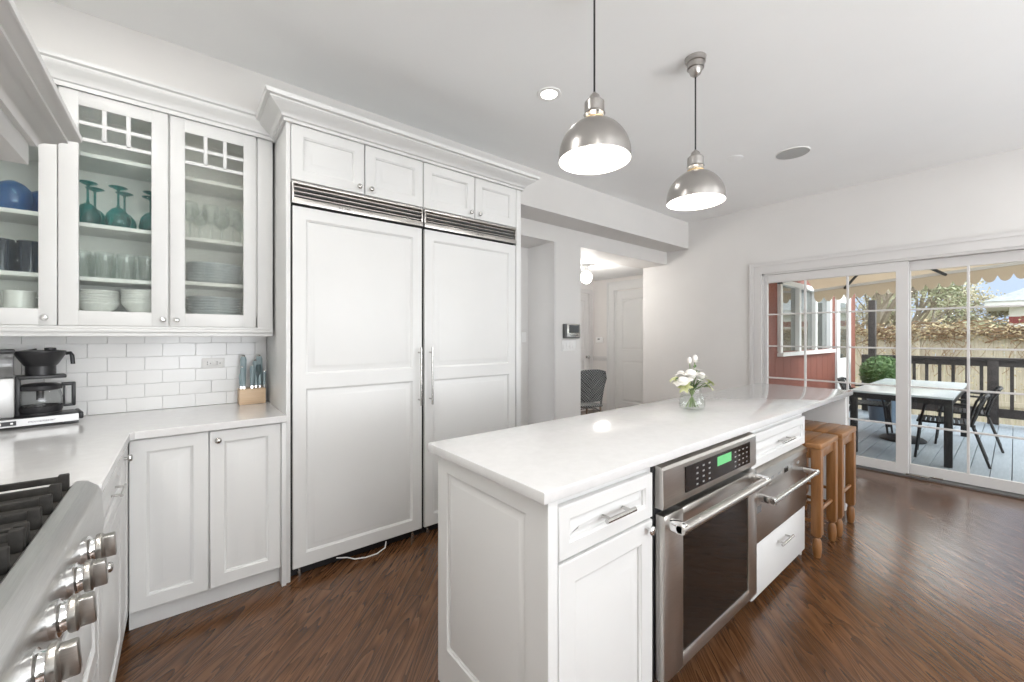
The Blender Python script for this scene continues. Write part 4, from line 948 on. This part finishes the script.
# awning over the deck
aw = thing('awning', 'tan retractable awning with scalloped front valance over the deck', 'awning', (6.5, .5, 2.6))
def zf(y): return 2.03-.075*(y+.07)
def zfr(y): return zf(y)+.17
ys = [1.93-.12*i for i in range(41)]
can = MB(); th_ = .004
for s in (0, 1):
    lpA = [(XR+.16, y, 2.72+s*th_) for y in ys]; lpB = [(7.5, y, zfr(y)+s*th_) for y in ys]
    can.rings([lpA, lpB], False, False, False)
can.build('canopy', M['awning'], aw, False)
vl = MB()
for y0, y1 in zip(ys, ys[1:]):
    top = [(7.5, y0, zfr(y0)), (7.5, y1, zfr(y1))]; n = 6; bot = []
    for k in range(n+1):
        q = k/n; yy = y0+(y1-y0)*q; bot.append((7.5, yy, zf(yy)+.045-.075*math.sin(PI*q)**.6))
    for k in range(n):
        a, b = k/n, (k+1)/n
        ya, yb = y0+(y1-y0)*a, y0+(y1-y0)*b
        vl.quad([(7.503, ya, zfr(ya)), (7.503, yb, zfr(yb)), (7.503, bot[k+1][1], bot[k+1][2]), (7.503, bot[k][1], bot[k][2])])
        vl.quad([(7.499, ya, zfr(ya)), (7.499, ya, bot[k][2]), (7.499, yb, bot[k+1][2]), (7.499, yb, zfr(yb))])
vl.build('valance', M['awning'], aw, False)
MB().box(XR+.145, XR+.23, -2.9, 1.93, 2.70, 2.80, .01).build('cassette', M['housewhite'], aw)
MB().bar((7.49, 1.93, zfr(1.93)-.015), (7.49, -2.87, zfr(-2.87)-.015), .035, .035).build('front_bar', M['housewhite'], aw, False)
for yy, ym in ((1.55, 1.05), (.55, .95), (-1.9, -1.4)):
    MB().tube([(XR+.2, yy, 2.68), (6.5, ym, (2.68+zfr(yy))/2-.05), (7.46, yy, zfr(yy)-.04)], .018, 8).build('folding_arm', M['blackmetal'], aw)
# railing
rl = thing('deck_railing', 'dark wooden railing with balusters along the deck edge', 'railing', (10, 0, DZ))
RX = 10.0
MB().box(RX-.07, RX+.07, -6, 1.78, .955, 1.0, .005).box(RX-.02, RX+.02, -6, 1.78, .86, .955).build('top_rail', M['darkwood'], rl)
MB().box(RX-.02, RX+.02, -6, 1.78, .06, .20).build('bottom_rail', M['darkwood'], rl, False)
y = 1.58
while y > -3.0:
    MB().box(RX-.02, RX+.02, y-.02, y+.02, .19, .87).build('baluster', M['darkwood'], rl, False); y -= .155
for yy in (1.76, .22, -1.4, -3.0): MB().box(RX-.06, RX+.06, yy-.06, yy+.06, DZ, .955 if yy < 1.7 else 1.0, .004).build('post', M['darkwood'], rl)
tag(MB().box(9.80, 9.92, 1.60, 1.70, DZ, 2.0, .004).build('deck_post', M['darkwood']), 'tall dark post standing at the deck railing near the red wing', 'post')
# fence with its dry vines
fn = thing('board_fence', 'tall weathered board fence behind the deck railing', 'fence', (14, 0, -.7))
fb = MB(); y = -9.0
while y < 12:
    fb.box(14, 14.025, y+.004, y+.146, -.7, 1.55+random.uniform(-.01, .01)); y += .15
fb.build('boards', M['fencewood'], fn, False)
MB().box(13.96, 14.0, -9, 12, 1.3, 1.4).box(13.96, 14.0, -9, 12, -.2, -.1).build('rail', M['fencewood'], fn, False)
for yy in (-6, -3.5, -1, 1.5, 4, 6.5): MB().box(13.93, 14.0, yy-.05, yy+.05, -.7, 1.56).build('post', M['fencewood'], fn, False)
vm = MB()
for k in range(420):
    y0 = random.uniform(-4, 6); z0 = 1.45+random.gauss(0.06, .09); p = Vector((13.9+random.uniform(-.06, .04), y0, z0)); pts = [p.copy()]
    for q in range(4): p = p+Vector((random.uniform(-.03, .03), random.uniform(-.25, .25), random.uniform(-.12, .07))); p.x = min(max(p.x, 13.8), 13.93); pts.append(p.copy())
    vm.tube(pts, random.uniform(.006, .016), 4)
for k in range(130):
    y0 = random.uniform(-4, 6); p = Vector((13.91, y0, 1.45)); pts = [p.copy()]
    for q in range(7): p = p+Vector((0, random.uniform(-.14, .14), -random.uniform(.06, .2))); pts.append(p.copy())
    vm.tube(pts, random.uniform(.004, .009), 4)
vo = vm.build('vines', M['vine'], None, False); tag(vo, 'dry brown vines matted along the top of the board fence', 'vines', kind='stuff')
def leaves(mb, n, fn_, s0, s1):
    for k in range(n):
        c = Vector(fn_()); d = Vector((random.gauss(0, 1), random.gauss(0, 1), random.gauss(0, 1))).normalized(); e = d.orthogonal().normalized(); s = random.uniform(s0, s1)
        mb.quad([c-d*s, c+e*s*.5, c+d*s, c-e*s*.5])
lm = MB(); leaves(lm, 2600, lambda: (random.uniform(13.80, 13.96), random.uniform(-4, 6), 1.47+random.gauss(0, .11)), .02, .05)
leaves(lm, 1500, lambda: (random.uniform(13.86, 13.95), random.uniform(-4, 6), random.uniform(.1, 1.45)), .015, .04)
tag(lm.build('vine_leaves', M['vineleaf'], None, False), 'dry tan leaves clinging to the board fence', 'leaves', kind='stuff')
# table and chairs
tb_ = thing('patio_table', 'rectangular patio table with pale grey top and black legs on the deck', 'table', (7.40, .84, DZ))
tx0, tx1, ty0, ty1, tz = 6.27, 8.48, .405, 1.265, .69
MB().box(tx0, tx1, ty0, ty1, tz-.022, tz, .003).build('tabletop', M['tabletop'], tb_)
MB().box(tx0+.01, tx1-.01, ty0+.01, ty0+.04, tz-.085, tz-.0225).box(tx0+.01, tx1-.01, ty1-.04, ty1-.01, tz-.085, tz-.0225).box(tx0+.01, tx0+.04, ty0+.04, ty1-.04, tz-.085, tz-.0225).box(tx1-.04, tx1-.01, ty0+.04, ty1-.04, tz-.085, tz-.0225).build('frame', M['blackmetal'], tb_, False)
for x in (tx0+.045, tx1-.045):
    for y in (ty0+.04, ty1-.04): MB().box(x-.032, x+.032, y-.032, y+.032, DZ, tz-.086, .003).build('leg', M['blackmetal'], tb_)
def pchair():
    r = thing('patio_chair', 'chair', 'chair', (0, 0, 0)); g = .012
    for sx in (-1, 1):
        MB().tube([(sx*.22, .26, 0), (sx*.235, .22, .42), (sx*.245, .18, .62), (sx*.25, .10, .655), (sx*.25, -.16, .645)], g, 8).build('front_leg', M['blackmetal'], r)
        MB().tube([(sx*.235, -.30, 0), (sx*.225, -.20, .35), (sx*.22, -.17, .45)], g, 8).build('back_leg', M['blackmetal'], r)
    MB().tube([(-.23, -.17, .43), (-.245, -.22, .64), (-.23, -.27, .745), (-.15, -.295, .76), (.15, -.295, .76), (.23, -.27, .745), (.245, -.22, .64), (.23, -.17, .43)], g, 8).build('back_frame', M['blackmetal'], r)
    st = MB()
    for k in range(12): y = -.19+.037*k; st.box(-.225, .225, y, y+.028, .425, .437, .003, 1)
    st.box(-.235, -.213, -.2, .25, .415, .437).box(.213, .235, -.2, .25, .415, .437)
    st.build('seat', M['blackmetal'], r)
    bk = MB()
    for k in range(9): x = -.2+.05*k; bk.bar((x, -.185, .44), (x*.98, -.288, .755), .030, .006, (0, 1, 0))
    bk.build('back_slats', M['blackmetal'], r, False)
    return r
c1 = pchair(); c1.location = (6.79, .48, DZ); c1.rotation_euler = (0, 0, math.radians(4)); tag(c1, 'black patio chair at the near right side of the table', None, 'black chairs around the patio table')
clone(c1, (7.80, .40, DZ), math.radians(3), 'black patio chair at the far right side of the table, toward the railing')
clone(c1, (7.70, 1.36, DZ), PI+.05, 'black patio chair at the left side of the table, toward the red wing')
ub = thing('umbrella_base', 'round dark umbrella base with short pole under the patio table', 'umbrella base', (7.50, .95, DZ))
MB().lathe([(.23, 0), (.235, .02), (.20, .045), (.06, .06)], (7.50, .95, DZ), 32).build('disc', M['blackmetal'], ub)
MB().lathe([(.055, .058), (.05, .40), (.03, .41), (.022, .42), (.022, .70)], (7.50, .95, DZ), 20).build('pole', M['greyplastic'], ub)
# planter
pt = thing('planter', 'slate blue planter with a clipped round green shrub near the railing', 'planter', (8.95, 1.36, DZ))
MB().lathe([(.17, 0), (.175, .01), (.215, .42), (.235, .43), (.235, .50), (.215, .50), (.205, .45)], (8.95, 1.36, DZ), 28, caps=(True, False)).build('pot', M['pot'], pt)
MB().lathe([(.205, .455), (.001, .46)], (8.95, 1.36, DZ), 20, caps=(False, True)).build('soil', M['soil'], pt)
sh = MB(); sh.ball((8.95, 1.36, .74), .27, .27, .24, 20, 14)
def onball():
    d = Vector((random.gauss(0, 1), random.gauss(0, 1), random.gauss(0, 1))).normalized(); rr = random.uniform(.25, .31)
    return (8.95+d.x*rr, 1.36+d.y*rr, (.74+d.z*rr*.92))
leaves(sh, 1800, onball, .018, .035)
sh.tube([(8.95, 1.36, .40), (8.95, 1.36, .62)], .03, 8)
sh.build('shrub', M['shrub'], pt, False)
# trees beyond the fence
def tree(x, y, h, spread, label, leafm, nleaf, seed, z0=-.7):
    rnd = random.Random(seed); r = thing('tree', label, 'tree', (x, y, z0), 0, 'trees beyond the fence'); tips = []; wood = MB()
    def grow(p, d, ln, rad, lev):
        q = p+d*ln; mid = p.lerp(q, .5)+Vector((rnd.uniform(-1, 1), rnd.uniform(-1, 1), 0))*ln*.06
        wood.tube([p, mid, q], rad, 5 if lev else 8, rad*.7, False); tips.append((q, lev))
        if lev >= 4: return
        for k in range(3 if lev else 4):
            nd = (d+Vector((rnd.uniform(-1, 1), rnd.uniform(-1, 1), rnd.uniform(-.25, .7)))*spread).normalized()
            grow(p.lerp(q, rnd.uniform(.55, 1)), nd, ln*rnd.uniform(.58, .8), rad*.58, lev+1)
    grow(Vector((x, y, z0)), Vector((rnd.uniform(-.1, .1), rnd.uniform(-.1, .1), 1)).normalized(), h*.34, h*.022, 0)
    wood.build('trunk', M['bark'], r, False)
    lf = MB(); T = [t for t, l in tips if l >= 3]
    for k in range(nleaf*2):
        t = rnd.choice(T); c = t+Vector((rnd.gauss(0, .22), rnd.gauss(0, .22), rnd.gauss(0, .22)))*h*.11
        d = Vector((rnd.gauss(0, 1), rnd.gauss(0, 1), rnd.gauss(0, 1))).normalized(); e = d.orthogonal().normalized(); s = rnd.uniform(.03, .075)
        lf.quad([c-d*s, c+e*s*.5, c+d*s, c-e*s*.5])
    lf.build('foliage', leafm, r, False)
tree(17.0, 4.6, 8.0, .8, 'bare-branched tree with pale buds, leftmost beyond the fence', M['twigleaf'], 1500, 11)
tree(16.5, 2.6, 6.5, .85, 'bare-branched tree with pale buds seen through the left door sash', M['twigleaf'], 1600, 12)
tree(18.5, 2.25, 5.6, .65, 'greyish bushy tree just right of the door stile', M['twiggreen'], 2200, 13)
tree(21.0, 1.35, 3.5, .8, 'low pale tree under the patch of blue sky', M['twigleaf'], 1800, 14)
tree(17.5, .75, 2.9, .9, 'low green bushy tree in front of the white house', M['twiggreen'], 2200, 15)
tree(24.0, 3.4, 9.5, .7, 'tall bare tree far behind the fence', M['twigleaf'], 1500, 16)
tree(19.0, 7.0, 9.0, .8, 'tall bare tree behind the red wing', M['twigleaf'], 1200, 17)
tree(22.0, -1.6, 8.5, .75, 'tall bare tree behind the white house at the right', M['twigleaf'], 1200, 18)
tree(20.0, 3.3, 5.6, .8, 'pale bushy tree between the dark deck post and the door stile', M['twigleaf'], 2200, 21)
tree(23.5, 2.4, 5.2, .8, 'hazy pale tree set back behind the greyish bushy tree', M['twigleaf'], 2200, 22)
tree(24.5, .95, 3.4, .9, 'low hazy tree just left of the white house roof', M['twiggreen'], 2000, 23)
# neighbour's house
nh = thing('neighbour_house', 'white neighbouring house with grey hip roof and red band beyond the fence', 'house', (22, -2.5, -.7))
MB().box(20.5, 27, -8, .12, -.7, 1.75).build('wall', M['housewhite'], nh, False)
MB().box(20.49, 27.01, -8.01, .13, 1.75, 1.97).build('red_band', M['housered'], nh, False)
MB().box(20.5, 27, -8, .12, 1.97, 2.26).build('frieze', M['housewhite'], nh, False)
MB().box(20.0, 27.5, -8.5, .62, 2.26, 2.45).build('eave', M['housewhite'], nh, False)
MB().rings([[(19.95, -8.55, 2.45), (27.55, -8.55, 2.45), (27.55, .66, 2.45), (19.95, .66, 2.45)], [(23.6, -5, 4.3), (24, -5, 4.3), (24, -3, 4.3), (23.6, -3, 4.3)]]).build('roof', M['roof'], nh, False)
